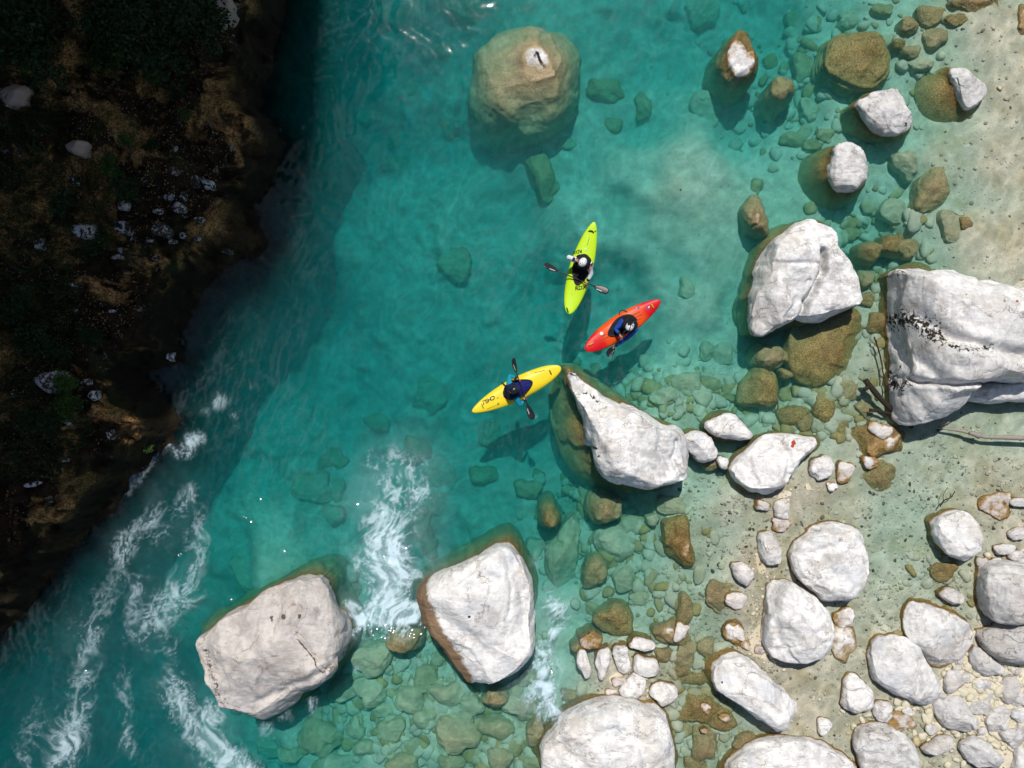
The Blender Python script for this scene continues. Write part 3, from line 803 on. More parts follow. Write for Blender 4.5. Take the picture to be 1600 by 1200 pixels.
hero('b8', 'the pear-shaped brown boulder', 'brown pear-shaped wet boulder poking out of the teal water near the top', seed=29, n=2.4, planes=3, apex=(1158,82), ztop=0.30, base=[(1150,46),(1170,58),(1184,95),(1183,125),(1166,146),(1140,153),(1117,141),(1111,110),(1125,72)])
hero('b9', 'the mustard layered boulder', 'mustard coloured layered boulder just under the water at upper right', seed=31, n=2.9, planes=2, ztop=-0.06, strata=0.022, base=[(1298,60),(1330,47),(1375,50),(1393,80),(1389,120),(1366,142),(1330,142),(1294,126),(1282,100)])
hero('b10', 'the half ochre boulder', 'half wet ochre, half dry white boulder nearest the upper right corner', h=0.36, seed=37, n=2.6, planes=3, tone=0.78, apex=(1512,140), zrim=0.02, top=[(1484,106),(1510,106),(1545,137),(1532,162),(1510,173),(1496,150)], base=[(1443,112),(1480,96),(1517,104),(1548,135),(1538,168),(1512,197),(1480,194),(1450,172),(1438,142)])
hero('b11', 'the grey upper right boulder', 'pale grey dry topped boulder touching the mustard layered one', h=0.5, seed=41, n=2.9, planes=3, tone=0.78, zrim=0.03, top=[(1337,157),(1365,141),(1398,137),(1412,155),(1428,185),(1425,203),(1400,212),(1375,208),(1355,190)], base=[(1314,170),(1335,153),(1370,136),(1402,134),(1433,190),(1427,215),(1390,225),(1350,217),(1318,197)], stains=[(1418,192,6,1.05), (1407,182,3,1.0)])
hero('b12', 'the flat-topped brown based boulder', 'flat topped white boulder on a broad brown base, above the two-lobed boulder', h=0.38, seed=43, n=3.2, planes=2, tone=0.8, zrim=0.03, top=[(1305,226),(1335,222),(1352,235),(1356,258),(1354,290),(1330,302),(1305,300),(1293,270)], base=[(1260,238),(1300,221),(1352,226),(1361,265),(1355,307),(1315,327),(1280,317),(1255,280)])
hero('b16', None, 'rounded white boulder with a brown rim, right of the teardrop boulder tail', h=0.45, seed=47, n=2.5, zrim=0.02, top=[(1100,665),(1120,648),(1145,646),(1165,665),(1180,684),(1150,689),(1115,684)], base=[(1092,662),(1110,642),(1145,638),(1172,658),(1188,688),(1150,697),(1110,694)])
hero('b17', 'the stone at the teardrop tail', 'smooth round white stone wedged against the teardrop boulder tail', h=0.5, seed=53, n=2.5, top=[(1065,682),(1090,672),(1110,680),(1122,705),(1118,722),(1095,724),(1075,706)])
hero('b18', 'the boulder with the red mark', 'white boulder shaped like a leg of meat with a red mark', h=0.75, seed=59, n=2.6, planes=4, apex=(1205,725), top=[(1140,730),(1165,705),(1190,681),(1215,677),(1250,682),(1278,682),(1282,697),(1258,716),(1243,735),(1230,760),(1200,775),(1170,770),(1146,752)], base=[(1132,735),(1160,700),(1190,675),(1250,675),(1290,680),(1288,702),(1262,722),(1248,745),(1232,768),(1200,784),(1165,780),(1138,758)], red=[(1240,692,4.2,1.0),(1238,697,3,1.0)], creases=[([(1220,690),(1235,715),(1228,745)], 0.10, 0.14)])
hero('b30', 'the broad white slab boulder', 'broad flat white boulder with a sunken bluish centre at lower right', h=0.85, seed=61, n=3.3, planes=4, top=[(1232,868),(1245,842),(1280,822),(1310,813),(1345,826),(1359,855),(1361,890),(1345,920),(1330,938),(1290,940),(1260,922),(1240,895)], bumps=[(1285,875,24,-0.13)], creases=[([(1262,872),(1290,862),(1315,850)], 0.10, 0.07)])
hero('b31', 'the white wedge boulder', 'white wedge-shaped boulder directly below the broad flat one', h=1.0, seed=67, n=3.2, planes=5, top=[(1205,912),(1238,908),(1270,930),(1300,960),(1303,1000),(1290,1030),(1250,1038),(1210,1030),(1194,1010),(1197,960)], creases=[([(1208,925),(1215,975),(1222,1005)], 0.1, 0.08), ([(1228,1018),(1250,1008)], 0.03, 0.06)])
hero('b32', 'the long white capsule boulder', 'long white capsule-shaped boulder lying slantwise at bottom right', h=0.95, seed=71, n=2.6, planes=4, top=[(1114,1045),(1130,1026),(1158,1024),(1190,1045),(1230,1080),(1252,1105),(1245,1130),(1220,1147),(1190,1130),(1150,1100),(1116,1075)], creases=[([(1150,1060),(1180,1085),(1215,1115)], 0.14, 0.10)], stains=[(1131,1070,2.5,1.0)])
hero('b33', 'the flat oval white boulder', 'oval white boulder with a brown left rim standing apart near the right edge', h=0.55, seed=73, n=3.6, planes=3, tone=0.93, top=[(1456,812),(1495,796),(1515,800),(1538,835),(1535,860),(1510,878),(1482,869),(1462,845)], base=[(1448,812),(1490,790),(1520,796),(1543,835),(1538,866),(1510,884),(1476,878),(1454,850)])
hero('b34', 'the wide ochre rimmed boulder', 'wide white boulder with an ochre wet upper rim at the top of the stone pile', h=0.4, seed=79, n=3.4, planes=3, tone=0.86, top=[(1412,962),(1425,938),(1450,942),(1490,957),(1520,975),(1526,995),(1510,1025),(1480,1050),(1455,1045),(1440,1020),(1416,1000)], base=[(1402,962),(1418,928),(1452,932),(1495,945),(1530,968),(1532,1000),(1512,1032),(1480,1056),(1450,1050),(1432,1022),(1408,1000)])
hero('b35', 'the large lobed white boulder', 'large lobed white boulder leaning on the wide ochre rimmed one', h=0.55, seed=83, n=3.2, planes=4, tone=0.88, top=[(1358,1010),(1375,993),(1410,991),(1440,1010),(1450,1040),(1475,1072),(1458,1102),(1430,1102),(1390,1085),(1361,1060)], creases=[([(1440,1035),(1435,1070),(1425,1100)], 0.06, 0.12)])
hero('b36', 'the squarish right edge boulder', 'squarish grey boulder cut by the right edge above the stone pile', h=1.0, seed=89, n=3.6, planes=4, tone=0.78, top=[(1534,893),(1570,876),(1640,880),(1660,950),(1600,973),(1550,973),(1537,950)])  # lower right boulders get darker tones that stand in for corner falloff
hero('b37', None, 'low rounded grey boulder tucked under the squarish one at the right edge', h=0.7, seed=97, n=2.9, planes=3, tone=0.72, top=[(1531,990),(1552,979),(1610,977),(1650,1000),(1620,1038),(1570,1035),(1542,1020)], stains=[(((1535,1000),(1545,1015)), 4, 0.9)])
hero('b38', 'the big bottom middle boulder', 'big white boulder cut by the bottom edge near the middle', h=1.3, seed=101, n=3.4, planes=4, res=0.9, wl=0.08, top=[(845,1165),(872,1132),(925,1099),(980,1096),(1028,1111),(1048,1125),(1053,1200),(1040,1260),(900,1270),(852,1230)], base=[(830,1165),(862,1122),(920,1088),(982,1088),(1034,1102),(1058,1120),(1062,1200),(1046,1270),(895,1280),(840,1235)], creases=[([(860,1180),(920,1150),(960,1140),(1020,1165)], 0.15, 0.12)])
hero('b39', 'the broad pale bottom boulder', 'broad pale boulder with only its upper side inside the bottom edge', h=0.9, seed=103, n=3.3, planes=3, tone=0.93, top=[(1132,1200),(1178,1166),(1230,1151),(1280,1156),(1328,1190),(1350,1230),(1280,1290),(1170,1280)], base=[(1115,1205),(1165,1158),(1230,1142),(1285,1147),(1340,1185),(1365,1235),(1280,1300),(1165,1290)])
hero('b40', 'the grey white bottom slab', 'grey white slab under the stone pile, right of the broad pale boulder', h=0.6, seed=107, n=3.4, planes=3, tone=0.82, top=[(1334,1160),(1345,1136),(1380,1131),(1420,1150),(1438,1180),(1440,1210),(1390,1230),(1345,1210)])

# ------------------------------------------------------------------ smaller stones: outline or ellipse, one object each
# kind: d = dry white stone, w = white top with a wet brown foot, s = under water and brown, p = under water and pale, k = under deep water and dark
def poly_st(*a):
    return np.array(a, float)
STONES = [
    # dry stones around the gravel bar
    ('d', poly_st((1270,717),(1295,711),(1307,730),(1300,745),(1280,754),(1266,740)), .30), ('d', (1130,723,9,10,0), .18), ('w', (1320,738,13,18,10), .14), ('d', (1300,760,9,7,0), .08),
    ('d', poly_st((1186,836),(1205,829),(1219,850),(1222,880),(1202,885),(1187,872)), .42), ('w', poly_st((1141,882),(1165,878),(1182,898),(1170,919),(1151,910)), .30),
    ('w', (1150,938,18,12,-15), .16), ('s', (1128,932,22,28,0), -.03), ('w', (1154,990,10,14,-20), .12), ('s', (1150,988,16,22,-20), -.02), ('w', (1222,796,13,17,0), .20), ('w', (1220,820,15,11,0), .12), ('w', (1192,790,13,8,15), .10),
    ('w', (1320,966,17,16,0), .10), ('s', (1316,1000,22,34,0), -.02), ('w', (1187,1016,9,7,0), .12), ('w', (1165,1008,8,8,0), .05),
    ('d', poly_st((1325,1052),(1345,1057),(1368,1085),(1365,1108),(1340,1116),(1314,1104),(1319,1077)), .42), ('d', (1380,1112,16,17,0), .22), ('d', (1288,1134,12,13,0), .18), ('w', (1407,1125,24,14,10), .06),
    ('d', poly_st((1461,1097),(1500,1087),(1514,1100),(1530,1130),(1515,1146),(1482,1139),(1463,1120)), .42), ('d', poly_st((1441,1170),(1465,1152),(1489,1149),(1492,1168),(1470,1179),(1446,1178)), .32),
    ('d', poly_st((1496,1166),(1520,1149),(1545,1157),(1573,1188),(1560,1203),(1520,1199)), .42), ('d', poly_st((1513,1027),(1524,1006),(1545,1025),(1574,1048),(1552,1056),(1527,1057)), .32),
    ('d', (1490,1064,16,17,20), .22), ('d', (1533,1104,19,12,-15), .2), ('d', (1534,1070,13,10,10), .15), ('d', (1577,1076,17,21,0), .26), ('d', (1560,1126,17,23,25), .28), ('d', (1584,1150,22,16,-10), .25), ('d', (1594,1117,14,13,30), .22),
    ('d', (1508,1059,9,7,0), .14), ('d', (1544,1085,9,8,0), .12), ('d', (1585,1048,11,6,0), .12), ('d', (1590,1092,10,12,0), .2), ('d', (1597,1190,16,22,10), .3), ('d', (1535,1143,8,7,0), .1), ('d', (1497,1044,7,6,0), .1), ('d', (1500,1033,5,5,0), .08), ('d', (1470,1087,10,6,0), .12), ('d', (1456,1140,10,9,0), .1), ('d', (1420,1112,10,7,0), .07),
    ('d', (1590,835,14,10,0), .2), ('d', (1570,858,16,9,-10), .2), ('d', (1587,868,12,9,0), .18), ('w', (1535,878,9,8,0), .08), ('d', (1593,785,16,7,0), .14), ('d', (1597,880,10,10,0), .2), ('d', (1560,880,12,7,0), .12), ('w', (1560,790,26,22,0), .05),
    ('w', poly_st((1466,930),(1482,916),(1511,930),(1505,945),(1484,944)), .22), ('s', (1475,893,22,15,0), -.03), ('w', (1377,673,20,13,20), .12), ('s', (1371,687,40,27,10), -.01), ('w', poly_st((1344,712),(1372,714),(1376,728),(1355,735)), .07), ('s', (1377,742,24,25,30), -.05), ('s', (1400,690,12,16,0), -.06),
    ('d', (1575,985,8,5,0), .1), ('d', (1590,980,9,6,0), .1),
    # little row of stones below the middle
    ('d', (913,1038,10,23,-12), .22), ('d', (942,1036,10,25,5), .24), ('d', (972,1031,14,22,-8), .24), ('w', (1003,1007,19,11,8), .20), ('d', (1010,1043,20,17,25), .28), ('d', (990,1073,17,24,25), .30), ('d', (1038,1083,20,18,0), .26), ('w', (966,1065,13,8,0), .10), ('w', (955,1083,10,7,0), .07), ('s', (1037,1024,14,12,0), -.02), ('w', (924,1003,17,13,0), .03),
    ('s', (963,970,34,24,10), -.08), ('w', (1064,988,11,16,15), .16), ('s', (1052,990,27,24,0), .0), ('s', (1070,955,13,28,8), -.02), ('s', (1106,1013,17,16,0), -.05), ('s', (1070,1025,17,24,30), -.04), ('s', (1063,1050,14,10,0), -.06), ('s', (1095,1108,36,26,10), -.03), ('s', (1130,1125,22,18,0), -.01), ('w', (1103,1107,10,7,30), .05), ('w', (1133,1122,9,7,30), .05), ('s', (1101,1164,23,29,0), -.03), ('w', (1101,1143,7,4,0), .04), ('s', (1165,1160,22,13,-20), -.02), ('s', (1085,1195,18,12,0), -.12), ('s', (1085,1060,26,10,0), -.15),
    # brown and pale stones in the shallows
    ('s', (1063,845,24,37,-8), -.02), ('s', (943,792,31,25,10), -.12), ('s', (858,802,20,22,0), -.15), ('s', (930,895,18,28,10), -.25), ('p', (960,850,28,32,-20), -.4), ('p', (985,820,19,15,0), -.35), ('p', (880,868,28,52,10), -.7), ('s', (1110,725,16,10,0), -.05), ('p', (1050,790,24,15,0), -.25), ('p', (1020,812,12,10,0), -.3), ('s', (950,870,16,14,0), -.4), ('p', (975,905,18,22,0), -.5), ('s', (925,950,12,10,0), -.45), ('p', (1000,935,16,10,0), -.4), ('s', (880,820,12,10,0), -.5), ('s', (965,745,30,10,0), -.35),
    ('s', (1198,559,23,26,0), -.07), ('s', (1186,608,33,32,0), -.14), ('s', (1222,558,10,10,0), -.18), ('s', (1226,585,12,10,0), -.16), ('s', (1324,611,19,16,0), -.14), ('s', (1289,637,18,22,0), -.16), ('s', (1373,505,17,18,0), .0), ('p', (1131,554,16,19,0), -.35), ('p', (1106,549,12,16,30), -.5), ('s', (1240,648,26,15,0), -.22), ('s', (1258,660,14,14,0), -.16), ('p', (1290,670,20,12,30), -.22), ('s', (1352,640,18,10,40), -.1), ('p', (1074,452,13,18,0), -.55), ('s', (1110,600,18,12,0), -.5), ('p', (1075,600,26,18,0), -.5), ('p', (1040,620,22,16,0), -.45), ('s', (1140,612,14,14,0), -.4), ('s', (1316,670,14,12,0), -.15),
    ('s', (1356,396,18,20,0), -.12), ('s', (1392,384,22,20,0), -.10), ('s', (1418,388,18,18,0), -.10), ('s', (1352,436,14,16,0), -.3), ('p', (1418,256,18,24,-20), -.2), ('s', (1459,295,27,38,18), -.06), ('p', (1496,353,26,24,0), -.02), ('s', (1510,348,9,11,0), -.02), ('p', (1400,330,22,20,0), -.4), ('s', (1330,365,14,12,0), -.5), ('s', (1355,468,12,12,0), -.25),
    ('s', (1180,338,20,31,-5), -.03), ('s', (1183,290,10,13,0), -.6), ('s', (1216,150,21,29,15), -.12), ('p', (1266,171,17,19,0), -.5), ('s', (1256,104,17,23,0), -.55), ('s', (1240,218,24,11,10), -.5), ('s', (1270,226,14,10,0), -.6), ('p', (1104,170,27,27,15), -.55), ('p', (1100,18,26,24,0), -.5), ('s', (1238,30,10,15,0), -.8), ('s', (1420,40,15,14,0), -.12), ('s', (1455,24,24,15,0), -.15), ('s', (1462,58,21,15,0), -.1), ('s', (1495,30,17,10,0), -.08), ('s', (1425,80,14,12,0), -.2), ('s', (1405,70,10,10,0), -.2), ('s', (1532,2,34,16,0), .05), ('p', (1440,100,20,10,0), -.15), ('s', (1290,210,16,10,0), -.4), ('s', (1380,15,16,12,0), -.35), ('s', (1600,30,10,24,0), -.02), ('p', (1330,30,20,14,0), -.7),
    # stones of the pool under the boulders
    ('s', (633,1000,29,20,-5), .13), ('p', (582,1030,32,26,-20), .02), ('s', (665,1062,19,23,10), -.1), ('s', (500,1152,36,28,25), .0), ('s', (612,1142,21,19,0), -.02), ('p', (640,1095,24,22,0), -.2), ('s', (712,1150,35,29,20), .03), ('s', (774,1138,30,18,0), .05), ('s', (775,1090,21,16,-20), .16), ('s', (772,1108,12,8,0), .1), ('s', (836,1145,16,24,10), .12), ('p', (815,1105,29,20,0), .02), ('s', (630,1192,24,14,0), .04), ('p', (530,1194,32,17,0), .0), ('s', (781,1186,22,17,0), .05), ('s', (834,1194,20,11,0), .08), ('s', (706,1190,20,14,0), .02), ('p', (645,1165,15,11,0), -.05), ('p', (580,1080,26,24,0), -.25), ('p', (700,1085,26,18,0), -.2), ('p', (555,1140,15,17,0), -.25), ('p', (745,1165,12,12,0), -.1), ('p', (660,1125,16,14,0), -.2), ('p', (735,1105,22,18,0), -.2), ('s', (650,1130,10,10,0), -.2), ('p', (600,1110,18,14,0), -.25), ('s', (825,1060,20,10,-30), .05), ('p', (720,1125,20,14,0), -.25), ('p', (540,1075,30,20,-30), -.35), ('p', (570,1170,18,12,0), -.1), ('s', (455,1180,20,14,0), -.1), ('p', (420,1170,20,18,0), -.5), ('s', (890,1085,14,10,0), .0), ('s', (905,1010,12,12,0), -.12),
    # sunken stones of the deep water
    ('k', (616,22,28,18,0), -2.1), ('k', (562,46,13,22,10), -3.0), ('k', (691,78,11,11,0), -2.4), ('k', (545,168,22,17,0), -2.6), ('k', (576,182,18,14,0), -2.5), ('k', (618,216,15,14,0), -2.2), ('k', (620,258,22,19,0), -2.1), ('p', (705,185,17,25,0), -1.7), ('k', (726,6,36,20,20), -1.7), ('k', (642,138,13,12,0), -2.4), ('k', (530,115,16,10,0), -3.0), ('k', (711,411,25,29,0), -1.5), ('s', (848,272,20,36,-18), -1.1), ('s', (856,292,16,18,0), -1.2), ('s', (948,140,29,21,15), -1.2), ('s', (958,194,14,13,0), -1.3), ('s', (1005,165,14,20,0), -1.3), ('k', (885,222,14,12,0), -1.7),
    ('s', (650,705,22,22,0), -1.2), ('p', (690,740,28,24,40), -1.6), ('s', (755,743,23,14,0), -1.3), ('p', (768,680,16,22,0), -1.8), ('p', (487,762,31,25,0), -1.5), ('p', (527,765,14,18,0), -1.7), ('p', (520,805,16,15,0), -1.6), ('k', (655,820,20,28,-25), -1.6), ('s', (672,858,14,16,0), -1.3), ('s', (825,765,22,14,0), -.9), ('s', (842,745,10,10,0), -1.1), ('k', (520,720,22,18,0), -2.0), ('k', (590,660,20,14,0), -2.1), ('p', (680,790,20,16,0), -1.9), ('p', (530,900,26,18,0), -1.4), ('s', (545,925,20,14,0), -1.2), ('p', (835,860,16,18,0), -1.0), ('k', (480,390,26,22,0), -3.2), ('p', (380,900,16,30,-20), -1.7), ('p', (670,620,26,30,0), -2.2),
]
SMALL = []
for i, (kd, shp, zt) in enumerate(STONES):
    out = shp if isinstance(shp, np.ndarray) else ell_poly(*shp, seed=200 + i, rough=0.20)
    cxp, cyp = out.mean(0)
    wl_i = float(water_h(np.array([(cxp - 800) * MPP]), np.array([(600 - cyp) * MPP]))[0])
    rr = random.Random(500 + i)
    kw = dict(seed=300 + i, planes=rr.choice([3, 4, 5]), amp=rr.uniform(0.05, 0.10), wl=wl_i)
    if kd in 'dw':
        tone = rr.uniform(0.86, 1.0) * (0.84 if cxp > 1430 and cyp > 750 else 1.0)  # lower right stones darkened: corner falloff painted into their tone
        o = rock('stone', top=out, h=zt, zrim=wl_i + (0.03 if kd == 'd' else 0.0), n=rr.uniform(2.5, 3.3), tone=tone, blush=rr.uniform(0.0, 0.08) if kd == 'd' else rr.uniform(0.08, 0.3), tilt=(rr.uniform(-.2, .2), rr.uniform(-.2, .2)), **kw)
    else:
        cap_ = 0.26 if zt < -1.4 else 0.36 if zt < -0.3 else 0.42 if (wl_i > 0.05 and zt < 0.11) else None
        o = rock('stone', base=out, lowcap=cap_, ztop=zt - (0.35 if kd == 'k' else 0.06 if kd == 'p' else 0.0), n=rr.uniform(2.2, 2.8), algae={'s': rr.uniform(.7, 1) if not (cyp > 980 and cxp < 860) else rr.uniform(.45, .8), 'p': rr.uniform(.1, .4), 'k': 0.6}[kd], tone=1.0, tilt=(rr.uniform(-.25, .25), rr.uniform(-.25, .25)), **kw)
    SMALL.append((o, kd))

# ---- pale limestone bits on the shaded bank
BANKSTONES = [poly_st((49,592),(70,579),(97,579),(97,598),(80,619),(62,606)), (145,618,9,7,20), (133,597,7,5,0), (130,360,16,13,0), (155,358,7,8,0), (188,354,13,9,10), (250,357,15,11,20), (278,324,10,7,0), (263,308,8,5,0), (192,320,9,8,0), (247,330,7,5,0), (286,306,6,8,0), (233,375,6,4,0), (285,367,5,5,0), (308,372,5,4,0), (268,377,6,5,0), (188,392,5,6,0), (114,280,7,9,-20), (183,401,9,4,0), (118,485,6,4,0), (173,486,5,3,0), (160,476,4,3,0), (114,445,5,4,0), (105,660,10,6,20), (172,678,6,8,0), (97,718,8,4,-10), (50,757,14,4,-10), (20,615,5,6,0), (203,620,4,3,0), (310,342,6,4,0), (352,392,8,4,10), (305,283,9,11,0), (325,288,10,7,0), (60,380,8,10,0), (243,403,5,4,0), (317,400,4,3,0), (265,557,5,7,0), (273,232,3,4,0), (272,267,6,5,0), (360,232,5,4,0), (120,230,16,12,0), (208,374,5,5,0), (350,15,12,22,10), (357,45,10,18,0), (20,150,22,18,0)]
BANKROCKS = []
for i, shp in enumerate(BANKSTONES):
    out = shp if isinstance(shp, np.ndarray) else ell_poly(*shp, seed=900 + i, rough=0.22)
    sz = max(np.ptp(out[:, 0]), np.ptp(out[:, 1])) * MPP
    rr = random.Random(1500 + i)
    c = out.mean(0)
    # re-aim the outline at the height of the slope
    o = None
    x, y, _ = P(c[0], c[1], 2.0)
    zz = 2.0
    for _ in range(4):
        x, y, _ = P(c[0], c[1], zz)
        zz = float(bank_h(np.array([x]), np.array([y]))[0])
    brown = i in (40, 42, 43, 44)
    o = rock('stone', top=out, h=0.42 * sz, on_bank=True, zb=zz - 0.4 * sz - 0.1, seed=700 + i, planes=4, amp=0.08, n=2.5, tone=rr.uniform(.5, .8) if not brown else 0.22, blush=0.6 if brown else rr.uniform(0, .1),
             stains=[(c[0], c[1], 60, rr.uniform(0.7, 0.95) if not brown else 0.4)])
    BANKROCKS.append((o, c, sz, brown))

# ---- labels that tell the stones apart
ORD = ['first', 'second', 'third', 'fourth', 'fifth', 'sixth', 'seventh', 'eighth', 'ninth', 'tenth', 'eleventh', 'twelfth', 'thirteenth', 'fourteenth', 'fifteenth']
KIND = {'d': ('dry white stone', 'dry white stones on the gravel bar'), 'w': ('half wet stone', 'half wet stones at the waterline'), 's': ('brown sunken stone', 'brown stones under the water'), 'p': ('pale sunken stone', 'pale stones under the water'), 'k': ('dark deep-lying stone', 'dark stones in the deep water')}
def size_word(w, h):
    s = math.sqrt(w * h)
    sh = 'long ' if max(w, h) / min(w, h) > 1.75 else ''
    return ('tiny ' if s < 15 else 'small ' if s < 26 else 'middling ' if s < 42 else 'large ') + sh
landpos = {k: ROCKPX[k] for k in LAND}
def label_stones():
    buckets = {}
    for o, kd in SMALL:
        cx, cy, w, h = ROCKPX[o.name]
        best = min(landpos, key=lambda k: math.hypot((landpos[k][0] - cx), (landpos[k][1] - cy)) - 0.35 * (landpos[k][2] + landpos[k][3]) / 2)
        lx, ly, lw, lh = landpos[best]
        dx, dy = (cx - lx) / lw, (cy - ly) / lh
        rel = ('right of' if dx > 0 else 'left of') if abs(dx) > abs(dy) else ('below' if dy > 0 else 'above')
        buckets.setdefault((size_word(w, h) + KIND[kd][0], rel, LAND[best]), []).append((cx, o, kd))
    for (what, rel, lm), L in buckets.items():
        L.sort(key=lambda q: q[0])
        for i, (cx, o, kd) in enumerate(L):
            if len(L) == 1:
                s = f'{what} {rel} {lm}'
            else:
                pre = 'leftmost' if i == 0 else 'rightmost' if i == len(L) - 1 else ORD[i] + ' from left,'
                s = f'{pre} {what} {rel} {lm}'
            tag(o, s, 'stone', KIND[kd][1])
label_stones()
def label_bank():
    B = sorted(range(len(BANKROCKS)), key=lambda i: -BANKROCKS[i][2])
    rows = {}
    for i in range(len(BANKROCKS)):
        o, c, sz, br = BANKROCKS[i]
        hgt = 'high' if c[1] < 260 else 'middle' if c[1] < 345 else 'centre' if c[1] < 420 else 'low' if c[1] < 560 else 'lowest'
        rows.setdefault((br, hgt), []).append((c[0], i))
    where = {'high': 'at the top of the shaded bank', 'middle': 'above the pale patch of the shaded bank', 'centre': 'in the pale patch of the shaded bank', 'low': 'below the pale patch of the shaded bank', 'lowest': 'on the lower shaded bank'}
    for (br, hgt), L in rows.items():
        L.sort()
        for k, (x, i) in enumerate(L):
            o = BANKROCKS[i][0]
            what = 'brown mossy rock' if br else 'spotted white stone'
            if i == 0:
                s = 'largest spotted white stone, diamond shaped, beside green shrubs on the shaded bank'
            else:
                pre = '' if len(L) == 1 else 'leftmost ' if k == 0 else 'rightmost ' if k == len(L) - 1 else ORD[k] + ' from left, '
                s = pre + what + ' ' + where[hgt]
            tag(o, s, 'stone', 'pale stones on the shaded bank')
label_bank()

# ---- loose gravel on the bar
def make_gravel():
    ic = bmesh.new(); bmesh.ops.create_icosphere(ic, subdivisions=1, radius=1.0)
    bv = np.array([v.co[:] for v in ic.verts]); bf = np.array([[v.index for v in f.verts] for f in ic.faces]); ic.free()
    rg = np.random.default_rng(77)
    n = 38000
    px = rg.uniform(860, 1640, n); py = rg.uniform(-20, 1230, n)
    x = (px - 800) * MPP; y = (600 - py) * MPP
    z = bed_h(x, y)
    dens = sstep(-0.75, -0.08, z) * (0.25 + 0.9 * sstep(-0.1, 0.35, fbm(x * 0.7, y * 0.7, 0, 3, 91))) * sstep(640, 760, py + 0.0 * px) + 0.12 * sstep(-0.9, -0.2, z)
    k = rg.uniform(0, 1, n) < dens
    x, y, z = x[k], y[k], z[k]
    m = len(x)
    s = 0.012 + 0.05 * rg.uniform(0, 1, m) ** 3.2
    a = rg.uniform(0, 6.28, m)
    sc3 = np.stack([s * rg.uniform(.8, 1.5, m), s * rg.uniform(.7, 1.1, m), s * rg.uniform(.45, .8, m)], 1)
    V = bv[None] * (1 + rg.uniform(-.22, .22, (m, len(bv), 1))) * sc3[:, None, :]
    ca, sa = np.cos(a)[:, None], np.sin(a)[:, None]
    vx = V[..., 0] * ca - V[..., 1] * sa + x[:, None]; vy = V[..., 0] * sa + V[..., 1] * ca + y[:, None]; vz = V[..., 2] + z[:, None]
    V = np.stack([vx, vy, vz], -1).reshape(-1, 3)
    F = (bf[None] + (np.arange(m) * len(bv))[:, None, None]).reshape(-1, 3)
    tone = np.repeat(rg.uniform(0, 1, m), len(bv))
    t = NT('gravel')
    at = t.attr('tone')
    col = t.mix(t.ramp(at, 0.0, 0.25), (0.10, 0.08, 0.05), t.mix(at, (0.40, 0.33, 0.22), (0.68, 0.63, 0.55)))
    mt = t.surf(col, 0.8, spec=0.2)
    o = mesh_obj('gravel', V, F, mt, attrs={'tone': tone})
    o['kind'] = 'stuff'
    o['label'] = 'loose pale gravel strewn over the sand between the white boulders'
    o['category'] = 'gravel'
make_gravel()

